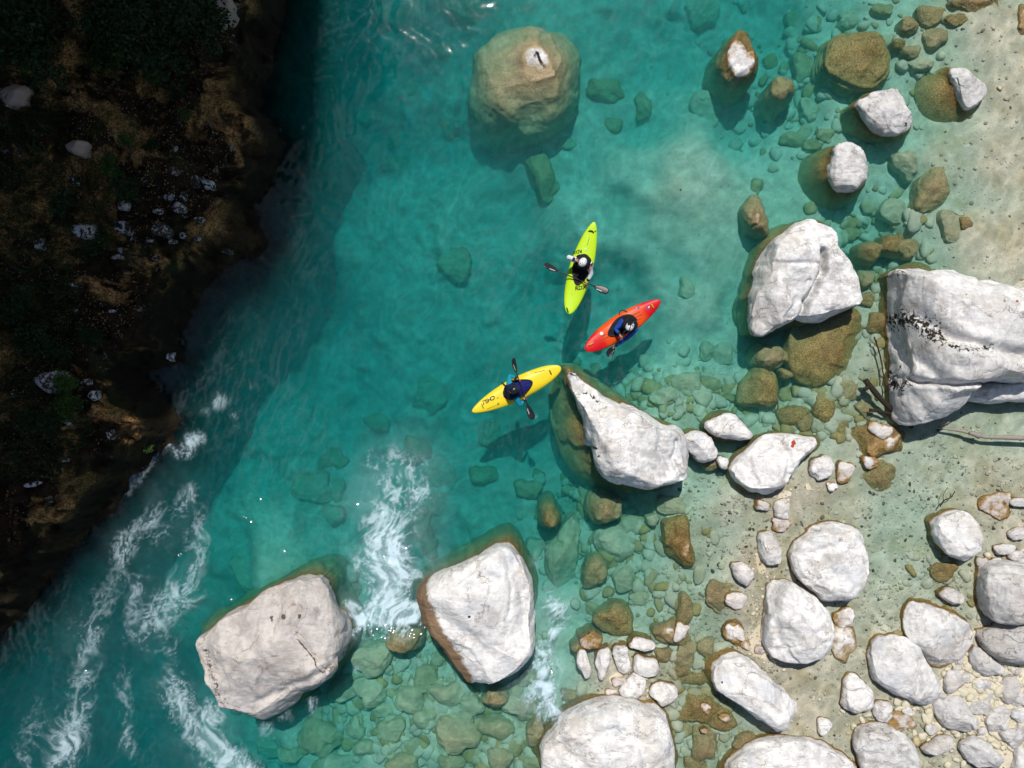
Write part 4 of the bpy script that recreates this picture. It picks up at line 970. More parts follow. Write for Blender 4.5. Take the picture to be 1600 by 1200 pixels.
# ---- packed cobbles of the riverbed, too many to tell apart
def make_cobbles():
    ic = bmesh.new(); bmesh.ops.create_icosphere(ic, subdivisions=2, radius=1.0)
    bv = np.array([v.co[:] for v in ic.verts]); bf = np.array([[v.index for v in f.verts] for f in ic.faces]); ic.free()
    rg = np.random.default_rng(78)
    spots = [(640,1110,200,90,620),(780,1150,90,60,260),(1000,900,110,110,160),(930,830,80,90,200),(1090,1100,70,90,200),(1000,600,90,50,120),(1120,620,90,50,120),(1280,640,90,50,180),(1370,400,80,90,180),(1300,130,180,110,260),(1390,560,40,120,90),(1480,900,70,70,60),(1540,1090,110,110,420),(1420,1130,90,60,160)]
    pxs, pys = [], []
    for a, b, rx, ry, n in spots:
        pxs.append(a + rx * rg.normal(0, .55, n)); pys.append(b + ry * rg.normal(0, .55, n))
    px = np.concatenate(pxs); py = np.concatenate(pys)
    x = (px - 800) * MPP; y = (600 - py) * MPP
    for _ in range(2):
        z = bed_h(x, y); k = (CAM_H - z) / CAM_H
        x = (px - 800) * MPP * k; y = (600 - py) * MPP * k
    z = bed_h(x, y)
    ok = bank_d(x, y) < -0.8
    x, y, z = x[ok], y[ok], z[ok]
    m = len(x)
    s = 0.05 + 0.17 * rg.uniform(0, 1, m) ** 1.8 * (0.45 + 0.55 * sstep(0.05, 0.4, -z))
    a = rg.uniform(0, 6.28, m)
    sc3 = np.stack([s * rg.uniform(.85, 1.5, m), s * rg.uniform(.7, 1.1, m), s * rg.uniform(.4, .75, m)], 1)
    ph = rg.uniform(0, 6.28, (m, 3, 1))
    lump = 1 + 0.13 * np.sin(bv[None, :, 0] * 3.1 + ph[:, 0]) + 0.13 * np.sin(bv[None, :, 1] * 3.7 + ph[:, 1]) + 0.08 * np.sin(bv[None, :, 2] * 4.3 + ph[:, 2])
    V = np.sign(bv)[None] * np.abs(bv[None]) ** 0.85 * lump[..., None] * sc3[:, None, :]
    ca, sa = np.cos(a)[:, None], np.sin(a)[:, None]
    V = np.stack([V[..., 0] * ca - V[..., 1] * sa + x[:, None], V[..., 0] * sa + V[..., 1] * ca + y[:, None], V[..., 2] + z[:, None] + 0.1 * s[:, None]], -1).reshape(-1, 3)
    F = (bf[None] + (np.arange(m) * len(bv))[:, None, None]).reshape(-1, 3)
    t = NT('cobbles')
    at = t.attr('tone'); p = t.pos(); n = t.noise(p, 11.0, 4, 0.65)
    col = t.mix(t.ramp(at, 0.1, 0.6), t.mix(n, (0.30, 0.22, 0.08), (0.56, 0.43, 0.19)), t.mix(n, (0.52, 0.48, 0.34), (0.70, 0.65, 0.52)))
    o = mesh_obj('cobbles', V, F, t.surf(col, 0.75, bump=n, bstr=0.4, bdist=0.03, spec=0.2), attrs={'tone': np.repeat(np.maximum(rg.uniform(0, 1, m), rg.uniform(0.5, 1, m) * sstep(-0.12, 0.0, z)), len(bv))})
    o['kind'] = 'stuff'; o['label'] = 'packed ochre and pale cobbles covering the riverbed under the water'; o['category'] = 'cobbles'
make_cobbles()

# ------------------------------------------------------------------ tubes and driftwood
def tube_geo(pts, rad, sides=8, cap=True):
    pts = np.asarray(pts, float); n = len(pts)
    rad = np.broadcast_to(np.asarray(rad, float), (n,))
    V = []; up = np.array([0.03, 0.05, 1.0])
    for i in range(n):
        d = pts[min(i + 1, n - 1)] - pts[max(i - 1, 0)]
        d = d / (np.linalg.norm(d) + 1e-9)
        u = up if abs(d @ up) < 0.9 else np.array([1.0, 0.1, 0])
        s = np.cross(d, u); s /= np.linalg.norm(s); q = np.cross(s, d)
        for k in range(sides):
            a = 2 * math.pi * k / sides
            V.append(pts[i] + rad[i] * (math.cos(a) * s + math.sin(a) * q))
    F = grid_faces(n, sides, True).tolist()
    if cap:
        F.append(tuple(range(sides - 1, -1, -1))); F.append(tuple((n - 1) * sides + k for k in range(sides)))
    return np.array(V), F

def spline(pts, n):
    p = np.asarray(pts, float)
    q = np.concatenate([[2 * p[0] - p[1]], p, [2 * p[-1] - p[-2]]])
    out = []
    for t in np.linspace(0, len(p) - 1, n):
        i = min(int(t), len(p) - 2); u = t - i
        a, b, c, d = q[i], q[i + 1], q[i + 2], q[i + 3]
        out.append(0.5 * (2 * b + (c - a) * u + (2 * a - 5 * b + 4 * c - d) * u * u + (3 * b - a - 3 * c + d) * u ** 3))
    return np.array(out)

def merge(parts):
    V, F, o = [], [], 0
    for v, f in parts:
        V.append(np.asarray(v)); F += [tuple(i + o for i in q) for q in f]; o += len(v)
    return np.concatenate(V), F

def wood_mat(name, a, b):
    t = NT(name)
    p = t.n('TexCoord').outputs['Object']
    n = t.noise(p, 14, 4, 0.7, 0.6)
    return t.surf(t.mix(n, a, b), 0.85, bump=n, bstr=0.6, bdist=0.02, spec=0.2)
M_WOODD = wood_mat('wet_dark_wood', (0.012, 0.010, 0.008), (0.05, 0.038, 0.025))
M_WOODP = wood_mat('bleached_wood', (0.20, 0.17, 0.14), (0.42, 0.38, 0.33))

def branch(name, label, pts, r0, r1, mat, twigs=(), seed=0):
    w = spline([P(a, b, c) for a, b, c in pts], 18)
    rg = np.random.default_rng(seed)
    w[:, :2] += rg.normal(0, 0.006, (len(w), 2))
    root = empty(name, tuple(w[0]))
    v, f = tube_geo(w - w[0], np.linspace(r0, r1, len(w)) * (1 + rg.uniform(-.12, .12, len(w))), 8)
    mesh_obj('stem', v, f, mat, root)
    for tp in twigs:
        q = spline([P(a, b, c) for a, b, c in tp], 8)
        v, f = tube_geo(q - w[0], np.linspace(r1 * 1.2, r1 * 0.5, len(q)), 6)
        mesh_obj('twig', v, f, mat, root)
    tag(root, label, 'driftwood', 'driftwood by the huge right edge boulder')
branch('driftwood_stick', 'thick black stick slanting into the foot of the huge right boulder', [(1352,594,.22),(1375,622,.16),(1402,648,.08),(1425,668,.0)], .085, .06, M_WOODD, [[(1358,603,.2),(1352,608,.22),(1349,606,.24)]], 1)
branch('driftwood_stick', 'thin dark twig standing upright in the photo left of the huge right boulder', [(1366,526,.06),(1376,560,.05),(1384,612,.02)], .022, .02, M_WOODD, (), 2)
branch('driftwood_stick', 'thin black stick lying flat below the thick slanting black stick', [(1358,640,.08),(1385,645,.07),(1410,654,.05)], .045, .03, M_WOODD, (), 3)
branch('driftwood_stick', 'thinnest dark twig parallel to the huge right boulder edge', [(1388,560,.03),(1389,590,.03),(1388,612,.02)], .014, .012, M_WOODD, (), 5)
branch('driftwood_branch', 'long bleached driftwood branch lying under the huge boulder at the right edge', [(1462,668,.02),(1500,673,.09),(1535,682,.13),(1600,684,.18),(1680,690,.2)], .03, .075, M_WOODP, [[(1470,662,.1),(1483,659,.16)], [(1530,681,.13),(1515,676,.2)]], 4)
branch('driftwood_twig', 'small forked dark twig in the shallows above the flat oval boulder', [(1469,792,.03),(1474,783,.05),(1480,780,.05),(1486,777,.06),(1492,767,.06)], .018, .010, M_WOODD, [[(1474,783,.05),(1474,773,.06),(1481,761,.07)], [(1474,783,.05),(1468,790,.03)], [(1486,777,.06),(1484,769,.07)]], 6)

# ------------------------------------------------------------------ plants of the shaded bank
def leaf_mat(name, a, b):
    t = NT(name)
    at = t.attr('tone')
    m = t.surf(t.mix(at, a, b), 0.6, spec=0.2)
    return m
M_LEAF = leaf_mat('leaves', (0.006, 0.016, 0.004), (0.026, 0.058, 0.011))
M_LEAFB = leaf_mat('bright_leaves', (0.014, 0.04, 0.005), (0.060, 0.115, 0.016))
M_GRASS = leaf_mat('grass_blades', (0.008, 0.017, 0.004), (0.04, 0.06, 0.013))
M_BARK = wood_mat('bark', (0.018, 0.013, 0.009), (0.07, 0.05, 0.035))
M_LITTER = leaf_mat('dead_leaves', (0.04, 0.022, 0.008), (0.46, 0.27, 0.11))

def leaf_geo(C, size, rg, flat=0.5, asp=0.5):
    """diamond leaves, folded along the midrib: 4 points, 2 triangles each"""
    n = len(C)
    nz = rg.normal(0, 1, (n, 3)); nz[:, 2] = np.abs(nz[:, 2]) + flat * 2; nz /= np.linalg.norm(nz, axis=1)[:, None]
    a = rg.normal(0, 1, (n, 3)); d = a - (a * nz).sum(1)[:, None] * nz; d /= np.linalg.norm(d, axis=1)[:, None]
    s = np.cross(nz, d)
    L = size * rg.uniform(0.6, 1.3, n)[:, None]
    V = np.stack([C - d * L * .5, C + s * L * asp * .5 + nz * L * .08, C + d * L * .55 - nz * L * .06, C - s * L * asp * .5 + nz * L * .08], 1).reshape(-1, 3)
    b = (np.arange(n) * 4)[:, None]
    F = np.concatenate([b + np.array([[0, 1, 2]]), b + np.array([[0, 2, 3]])])
    return V, F

def bank_at(px, py):
    z = 2.0
    for _ in range(5):
        x, y, _ = P(px, py, z)
        z = float(bank_h(np.array([x]), np.array([y]))[0])
    return np.array([x, y, z])

def shrub(label, px, py, rpx, hgt, n, size, mat, seed, flat=0.5, stems=7, group='plants on the shaded bank', cat='shrub', name='shrub'):
    rg = np.random.default_rng(seed)
    c = bank_at(px, py); R = rpx * MPP * (CAM_H - c[2]) / CAM_H
    root = empty(name, tuple(c))
    tips = []
    st = []
    for k in range(stems):
        a = rg.uniform(0, 6.28); r = R * math.sqrt(rg.uniform(0.02, 1)) * 0.85
        tip = np.array([r * math.cos(a), r * math.sin(a), hgt * rg.uniform(0.55, 1.0)])
        tips.append(tip)
        st.append(tube_geo(spline([(0, 0, -0.1), tip * np.array([.35, .35, .6]), tip], 7), np.linspace(0.02, 0.006, 7) * (0.6 + R), 5))
    v, f = merge(st)
    o = mesh_obj('stem', v, f, M_BARK, root)
    o['kind'] = 'stuff'
    T = np.array(tips)
    pick = rg.integers(0, len(T), n)
    C = T[pick] + rg.normal(0, 1, (n, 3)) * np.array([R * .26, R * .26, hgt * .16])
    C[:, 2] = np.maximum(C[:, 2], 0.02)
    V, F = leaf_geo(C, size, rg, flat)
    clump = rg.uniform(0, 1, len(T))[pick] * 0.6 + rg.uniform(0, 0.4, n)
    o = mesh_obj('foliage', V, F, mat, root, smooth=False, attrs={'tone': np.repeat(clump, 4)})
    tag(root, label, cat, group)
SHR = [('bright leafy shrub right of the diamond shaped white stone', 110, 600, 20, .55, 900, .07, M_LEAFB, 1), ('low bright leafy shrub below the diamond shaped white stone', 118, 636, 22, .4, 800, .07, M_LEAFB, 2), ('narrow green shrub above the diamond shaped white stone', 112, 556, 16, .5, 600, .07, M_LEAF, 3),
       ('small green shrub beside pale soil right of centre on the bank', 152, 530, 18, .4, 600, .07, M_LEAF, 4), ('small bright plant alone on the dark upper bank', 295, 183, 9, .3, 180, .06, M_LEAFB, 5), ('small green plant at the middle of the dark bank', 205, 222, 13, .35, 300, .07, M_LEAFB, 6), ('low green plant right of the middle of the dark bank', 244, 232, 12, .35, 300, .07, M_LEAF, 7),
       ('bright bushy plant above the pale stony patch', 183, 262, 16, .4, 450, .07, M_LEAFB, 8), ('dark green plant just above the pale stony patch', 200, 295, 24, .45, 700, .08, M_LEAF, 9), ('dark trailing plant inside the pale stony patch', 160, 378, 20, .4, 600, .07, M_LEAF, 10), ('dark bush left of the pale stony patch', 105, 318, 22, .5, 600, .08, M_LEAF, 11),
       ('hanging leafy shrub under the tree at the top left', 185, 110, 30, .7, 900, .09, M_LEAFB, 12), ('dark shrub left of the tree in the top left corner', 72, 32, 30, .8, 900, .09, M_LEAF, 13), ('small plant at the end of the tree branches near the top', 245, 118, 16, .4, 350, .07, M_LEAFB, 14), ('dark green bush at the left edge halfway down', 30, 470, 34, .6, 900, .09, M_LEAF, 15), ('scattered green shrub left of the low shaded bank centre', 62, 530, 28, .5, 800, .08, M_LEAF, 16), ('low dark shrub at the lower left of the bank', 70, 660, 26, .5, 700, .08, M_LEAF, 17), ('tiny plant on the black rock at the water edge', 234, 700, 7, .25, 120, .05, M_LEAFB, 18), ('weedy plant on the lit soil by the upper bank edge', 278, 142, 12, .3, 260, .06, M_LEAF, 19)]
for r in SHR:
    shrub(*r)

def tree(label, px, py, crown_px, crown_z, rad, n, seed, mat=M_LEAF):
    rg = np.random.default_rng(seed)
    b = bank_at(px, py)
    c = np.array(P(crown_px[0], crown_px[1], b[2] + crown_z))
    root = empty('tree', tuple(b))
    d = c - b
    trunk = spline([(0, 0, -.3), d * np.array([.25, .25, .45]), d * .85 + np.array([0, 0, .2])], 14)
    v, f = tube_geo(trunk, np.linspace(.17, .06, 14), 10)
    mesh_obj('trunk', v, f, M_BARK, root)
    clumps = []
    for k in range(13):
        dv = rg.normal(0, 1, 3); dv /= np.linalg.norm(dv); dv[2] *= .6
        tip = d + dv * rad * rg.uniform(.5, 1.0)
        st = trunk[rg.integers(6, 14)]
        q = spline([st, st * .45 + tip * .55 + np.array([0, 0, .15]), tip], 8)
        v, f = tube_geo(q, np.linspace(.045, .010, 8), 6)
        mesh_obj('limb', v, f, M_BARK, root)
        for t in (.5, .8, 1.0):
            clumps.append(q[int(t * 7)] + rg.normal(0, .12, 3))
    T = np.array(clumps)
    pick = rg.integers(0, len(T), n)
    C = T[pick] + rg.normal(0, 1, (n, 3)) * np.array([.27, .27, .16]) * rad * .62
    V, F = leaf_geo(C, .11, rg, .5)
    tone = rg.uniform(0, 1, len(T))[pick] * .6 + rg.uniform(0, .4, n)
    mesh_obj('crown', V, F, mat, root, smooth=False, attrs={'tone': np.repeat(tone, 4)})
    tag(root, label, 'tree', 'trees of the shaded bank')
tree('dark leafy tree leaning over the bank at the top left', 150, -30, (225, 30), 1.6, 1.35, 9000, 31)
tree('smaller dark tree beside the leaning one along the top edge', 250, -60, (300, 55), 1.2, .8, 3500, 32)
tree('dark tree filling the top left corner of the photo', 10, -10, (40, 60), 1.4, 1.0, 4500, 33)

def bank_stuff():
    rg = np.random.default_rng(55)
    # grass
    n = 16000
    px = rg.uniform(-60, 330, n); py = rg.uniform(-20, 760, n)
    x = (px - 800) * MPP * .86; y = (600 - py) * MPP * .86
    d = bank_d(x, y)
    g = fbm(x * .45 + 3, y * .45, 0, 3, 15) + 0.7 * np.exp(-((px - 20) / 90) ** 2)
    k = (d > 1.2) & (g > 0.22) & (x > -14.4)
    x, y = x[k], y[k]; z = bank_h(x, y, bank_d(x, y)); n = len(x)
    a = rg.uniform(0, 6.28, n); L = rg.uniform(.12, .42, n); w = rg.uniform(.006, .014, n)
    dx, dy = np.cos(a), np.sin(a)
    b0 = np.stack([x - dy * w, y + dx * w, z - .02], 1); b1 = np.stack([x + dy * w, y - dx * w, z - .02], 1)
    m0 = np.stack([x + dx * L * .3 - dy * w * .8, y + dy * L * .3 + dx * w * .8, z + L * .55], 1); m1 = np.stack([x + dx * L * .3 + dy * w * .8, y + dy * L * .3 - dx * w * .8, z + L * .55], 1)
    tp = np.stack([x + dx * L * .85, y + dy * L * .85, z + L * .6], 1)
    V = np.stack([b0, b1, m1, m0, tp], 1).reshape(-1, 3)
    b = (np.arange(n) * 5)[:, None]
    F = np.concatenate([b + np.array([[0, 1, 2]]), b + np.array([[0, 2, 3]]), b + np.array([[3, 2, 4]])])
    o = mesh_obj('grass', V, F, M_GRASS, smooth=False, attrs={'tone': np.repeat(rg.uniform(0, 1, n), 5)})
    o['kind'] = 'stuff'; o['label'] = 'tufts of dark grass along the left side of the shaded bank'; o['category'] = 'grass'
    # dead leaves and crumbs
    n = 26000
    px = rg.uniform(-40, 430, n); py = rg.uniform(-20, 900, n)
    x = (px - 800) * MPP * .88; y = (600 - py) * MPP * .88
    d = bank_d(x, y)
    g = fbm(x * .6, y * .6, 0, 4, 25)
    k = (d > .8) & (x > -14.5) & (g + rg.uniform(-.3, .3, len(x)) > .02)
    x, y = x[k], y[k]; z = bank_h(x, y, bank_d(x, y)) + .015
    V, F = leaf_geo(np.stack([x, y, z], 1), .05, rg, 1.5, .6)
    o = mesh_obj('dead_leaves', V, F, M_LITTER, smooth=False, attrs={'tone': np.repeat(rg.uniform(0, 1, len(x)) ** 1.5, 4)})
    o['kind'] = 'stuff'; o['label'] = 'brown dead leaves and crumbs strewn over the shaded bank'; o['category'] = 'leaf litter'
bank_stuff()

# ------------------------------------------------------------------ kayaks
def plastic(name, col, col2=None):
    t = NT(name)
    p = t.n('TexCoord').outputs['Object']
    n = t.noise(p, 5.0, 4, 0.6)
    c = t.mix(t.math('MULTIPLY', n, 0.35), col, tuple(x * 0.72 for x in col))
    if col2:
        x = t.math('ABSOLUTE', t.n('SeparateXYZ', {0: p}).outputs['X'])
        c = t.mix(t.ramp(t.math('ADD', x, t.math('MULTIPLY', t.math('SUBTRACT', n, 0.5), 0.35)), 0.50, 0.82), c, col2)
    sc = t.noise(t.n('Mapping', {'Vector': p, 'Scale': (2.0, 16.0, 2.0)}).outputs[0], 6.0, 4, 0.7)
    c = t.mix(t.ramp(sc, 0.62, 0.72, 0, 0.35), c, tuple(min(1, x * 0.6 + 0.25) for x in col))
    return t.surf(c, t.ramp(sc, 0.3, 0.7, 0.32, 0.5), bump=n, bstr=0.08, bdist=0.02, spec=0.28)
M_BLACK = simple('black_rubber', (0.012, 0.012, 0.014), 0.55, 0.3)
M_MARK = simple('black_print', (0.015, 0.015, 0.012), 0.6, 0.2)
M_MARKG = simple('grey_print', (0.25, 0.21, 0.05), 0.7, 0.2)
M_WHITE = simple('white_shell', (0.78, 0.78, 0.80), 0.35, 0.4, 0.05)
M_SKIN = simple('skin', (0.52, 0.27, 0.18), 0.55, 0.3, 0.1)
M_SHAFT = simple('paddle_black', (0.016, 0.016, 0.018), 0.4, 0.4)
M_SILVER = simple('silver_print', (0.55, 0.55, 0.57), 0.4)

class Kayak:
    def __init__(self, label, bow, stern, mat, W, skirt_mat, name='kayak'):
        zk = 0.15
        b = np.array(P(bow[0], bow[1], zk)); s = np.array(P(stern[0], stern[1], zk))
        self.c = (b + s) / 2; d = b - s
        self.L = float(np.hypot(d[0], d[1])); self.W = W
        self.ang = math.atan2(d[1], d[0])
        self.root = empty(name, (self.c[0], self.c[1], 0.0), (0, 0, self.ang))
        tag(self.root, label, 'kayak', 'whitewater kayaks')
        self.mw = Matrix.Translation((self.c[0], self.c[1], 0.0)) @ Matrix.Rotation(self.ang, 4, 'Z')
        self.inv = self.mw.inverted()
        nu, nphi = 64, 40
        us = -np.cos(np.linspace(0, math.pi, nu)) * 0.9995
        us = 0.55 * us + 0.45 * np.linspace(-0.9995, 0.9995, nu)
        G = []
        for u in us:
            w, zs, dh, dep = self.sec(u)
            ph = np.linspace(0, 2 * math.pi, nphi, endpoint=False)
            cs, sn = np.cos(ph), np.sin(ph)
            y = w * np.sign(cs) * np.abs(cs) ** 0.75
            z = np.where(sn >= 0, zs + dh * np.abs(sn) ** 0.9, zs - dep * np.abs(sn) ** 0.7)
            G.append(np.stack([np.full(nphi, u * self.L / 2), y, z], 1))
        V = np.array(G).reshape(-1, 3)
        F = grid_faces(nu, nphi, True).tolist()
        F.append(tuple(range(nphi - 1, -1, -1))); F.append(tuple((nu - 1) * nphi + k for k in range(nphi)))
        self.hull = mesh_obj('hull', V, F, mat, self.root)
        # cockpit: coaming and spray skirt
        self.x0 = 0.0
        th = np.linspace(0, 2 * math.pi, 56, endpoint=False)
        cs, sn = np.cos(th), np.sin(th)
        self.ox = self.x0 + np.where(cs > 0, 0.46 * cs, 0.37 * cs)
        self.oy = 0.225 * sn * (1 - 0.38 * np.maximum(cs, 0) ** 1.4)
        rim = np.stack([self.ox, self.oy, [self.deck(x, y) + 0.028 for x, y in zip(self.ox, self.oy)]], 1)
        v, f = tube_geo(np.concatenate([rim, rim[:1]]), 0.024, 8, False)
        mesh_obj('coaming', v, f, M_BLACK, self.root)
        rows = []
        for k, s in enumerate(np.linspace(1.0, 0.03, 12)):
            x = self.x0 + (self.ox - self.x0) * s; y = self.oy * s
            zz = np.array([self.deck(a, b2) for a, b2 in zip(self.ox, self.oy)]) * s + (1 - s) * self.deck(self.x0, 0) + 0.034 + 0.05 * (1 - s * s)
            zz = zz + 0.006 * np.sin(th * 9 + s * 7) * s
            rows.append(np.stack([x, y, zz], 1))
        V = np.array(rows).reshape(-1, 3)
        F = grid_faces(12, 56, True).tolist() + [tuple(11 * 56 + k for k in range(56))]
        mesh_obj('spray_skirt', V, F, skirt_mat, self.root)
    def sec(self, u):
        a = abs(u)
        e = 2.2 if u > 0 else 1.6
        w = self.W * (1 - a ** e) ** (0.55 if u > 0 else 0.62) + 0.006
        zs = 0.10 + 0.16 * a ** 2.2
        dh = (0.10 + 0.06 * math.exp(-((u - 0.25) / 0.3) ** 2)) * (1 - a ** 3) + 0.02 * (1 - a ** 30)
        dep = 0.22 * (1 - a ** 2.6) + 0.03
        return w, zs, dh, dep
    def deck(self, x, y):
        u = max(-0.995, min(0.995, x / (self.L / 2)))
        w, zs, dh, dep = self.sec(u)
        t = min(0.999, abs(y) / w)
        cs = t ** (1 / 0.75)
        return zs + dh * max(0.0, 1 - cs * cs) ** 0.45
    def local(self, px, py, z):
        return np.array(self.inv @ Vector(P(px, py, z)))
    def on_deck(self, name, V, F, mat, lift=0.006):
        V = np.asarray(V, float)
        W_ = np.array([(a, b, self.deck(a, b) + lift + c) for a, b, c in V])
        return mesh_obj(name, W_, F, mat, self.root, smooth=False)
    def text(self, s, px, py, rot, size, mat, name='lettering', shear=0.0):
        cu = bpy.data.curves.new('lettering_curve', 'FONT')
        cu.body = s; cu.size = size; cu.align_x = 'CENTER'; cu.align_y = 'CENTER'; cu.shear = shear; cu.resolution_u = 3; cu.extrude = 0.0015; cu.offset = size * 0.03
        ob = bpy.data.objects.new('tmp', cu); COL.objects.link(ob)
        bpy.context.view_layer.update()
        m = bpy.data.meshes.new_from_object(ob.evaluated_get(bpy.context.evaluated_depsgraph_get()))
        V = np.array([v.co[:] for v in m.vertices]); F = [tuple(p.vertices) for p in m.polygons]
        bpy.data.objects.remove(ob); bpy.data.curves.remove(cu); bpy.data.meshes.remove(m)
        c = self.local(px, py, 0.25)
        a = math.radians(rot) - self.ang
        ca, sa = math.cos(a), math.sin(a)
        W_ = np.stack([c[0] + V[:, 0] * ca - V[:, 1] * sa, c[1] + V[:, 0] * sa + V[:, 1] * ca, V[:, 2]], 1)
        return self.on_deck(name, W_, F, mat)
    def bar(self, name, p0, p1, wid, mat, lift=0.012, arch=0.0, thick=0.012, bend=0.0):
        a = self.local(p0[0], p0[1], 0.25)[:2]; b = self.local(p1[0], p1[1], 0.25)[:2]
        t = np.linspace(0, 1, 9)[:, None]
        q = a + (b - a) * t
        nrm = np.array([-(b - a)[1], (b - a)[0]])
        q = q + nrm * bend * (4 * t * (1 - t))
        pts = np.array([(x, y, self.deck(x, y) + lift + arch * 4 * u * (1 - u)) for (x, y), u in zip(q, t[:, 0])])
        v, f = tube_geo(pts, wid / 2, 8)
        return mesh_obj(name, v, f, mat, self.root)
    def patch(self, name, px, py, rx, ry, mat, n=14, rot=0):
        c = self.local(px, py, 0.25)
        th = np.linspace(0, 2 * math.pi, n, endpoint=False)
        a = math.radians(rot) - self.ang
        x = rx * np.cos(th); y = ry * np.sin(th)
        V = np.stack([c[0] + x * math.cos(a) - y * math.sin(a), c[1] + x * math.sin(a) + y * math.cos(a), np.zeros(n)], 1)
        return self.on_deck(name, np.concatenate([V, [[c[0], c[1], 0]]]), [(i, (i + 1) % n, n) for i in range(n)], mat)

def fabric(name, col):
    return simple(name, col, 0.75, 0.2, 0.25, 22.0)
M_LIME = plastic('lime_plastic', (0.52, 0.78, 0.02)); M_YEL = plastic('yellow_plastic', (0.86, 0.66, 0.02)); M_REDK = plastic('orange_red_plastic', (0.80, 0.085, 0.008), (0.60, 0.004, 0.010))
K1 = Kayak('lime green kayak pointing down the photo, its paddler in white sleeves', (888, 491), (928, 348), M_LIME, 0.315, fabric('black_neoprene', (0.010, 0.008, 0.012)))
K2 = Kayak('red and orange kayak with a black spray skirt', (914, 547), (1031, 470), M_REDK, 0.325, fabric('black_neoprene_b', (0.010, 0.010, 0.018)))
K3 = Kayak('yellow kayak with a blue spray skirt beside the teardrop boulder', (876, 574), (738, 643), M_YEL, 0.315, fabric('blue_neoprene', (0.008, 0.012, 0.13)))
# lime kayak
K1.text('RDX', 907, 450, 8, 0.15, M_MARK, shear=0.1); K1.text('RDX', 902.5, 393, 188, 0.12, M_MARK, shear=0.1)
K1.bar('grab_handle', (885.5, 481), (887.5, 488), .032, M_BLACK, arch=.02); K1.bar('grab_handle', (919.5, 361.5), (927.5, 364), .03, M_BLACK, arch=.03, bend=.2); K1.patch('bolt', 930, 361.5, .02, .02, M_BLACK)
K1.bar('print_line', (921, 371), (917.5, 383), .014, M_MARKG, lift=.0); K1.patch('bolt', 893, 460, .012, .012, M_MARKG); K1.patch('sticker', 915, 389, .045, .03, simple('pale_sticker', (0.55, 0.72, 0.25), 0.5))
# red kayak
M_STK = simple('yellow_strap', (0.70, 0.42, 0.02), 0.6); M_VIO = simple('violet_print', (0.10, 0.06, 0.22), 0.6)
K2.bar('grab_handle', (920.5, 539.5), (926.5, 535.5), .032, M_STK, arch=.02); K2.bar('grab_handle', (1017, 475), (1021, 481.5), .032, M_STK, arch=.02)
K2.patch('sticker', 939.8, 521, .048, .045, M_WHITE); K2.patch('logo', 995.5, 481.3, .085, .022, M_VIO, rot=3); K2.patch('logo', 994.5, 481.3, .022, .012, M_SILVER); K2.patch('sticker', 1013.2, 481, .05, .035, M_VIO, rot=60); K2.patch('sticker', 1013.8, 480, .03, .02, M_WHITE, rot=60)
M_GRV = simple('dark_groove', (0.25, 0.03, 0.008), 0.6)
for p0, p1 in (((990, 492), (1000, 487)), ((992, 497), (1003, 491)), ((940, 526), (947, 522)), ((943, 530), (951, 526)), ((995, 501), (1001, 497.5))):
    K2.bar('deck_groove', p0, p1, .02, M_GRV, lift=-.002)
K2.bar('carry_strap', (968, 492), (980, 487.5), .022, M_BLACK, lift=.02, arch=.03, bend=.45)
K2.text('//', 959, 518.5, 20, .10, M_SILVER)
# yellow kayak
K3.text('CHIL!', 764, 624.5, 207, 0.15, M_MARK, shear=0.2)
K3.bar('grab_handle', (752.5, 631), (755.5, 637.5), .022, M_MARKG, arch=.02); K3.bar('grab_handle', (858.5, 578.5), (861.5, 585), .026, M_MARK, arch=.02)
K3.bar('print_line', (761, 639), (779, 632), .014, M_MARKG, lift=0); K3.patch('print_patch', 778.5, 631, .03, .03, M_MARKG); K3.bar('print_line', (834, 583), (851, 578.5), .018, M_MARKG, lift=0); K3.patch('bolt', 777.5, 622, .03, .014, M_MARKG, rot=20)
K3.patch('sticker', 787.5, 617, .03, .05, simple('pale_patch', (0.75, 0.72, 0.6), 0.5), rot=-60); K3.patch('sticker', 826, 583, .05, .02, simple('pale_patch_b', (0.80, 0.72, 0.4), 0.5), rot=20)
K3.text('//', 826, 597, 25, .11, M_SILVER)
K3.bar('carry_strap', (783.5, 597), (790.5, 603), .03, M_BLACK, lift=.06, arch=.02)

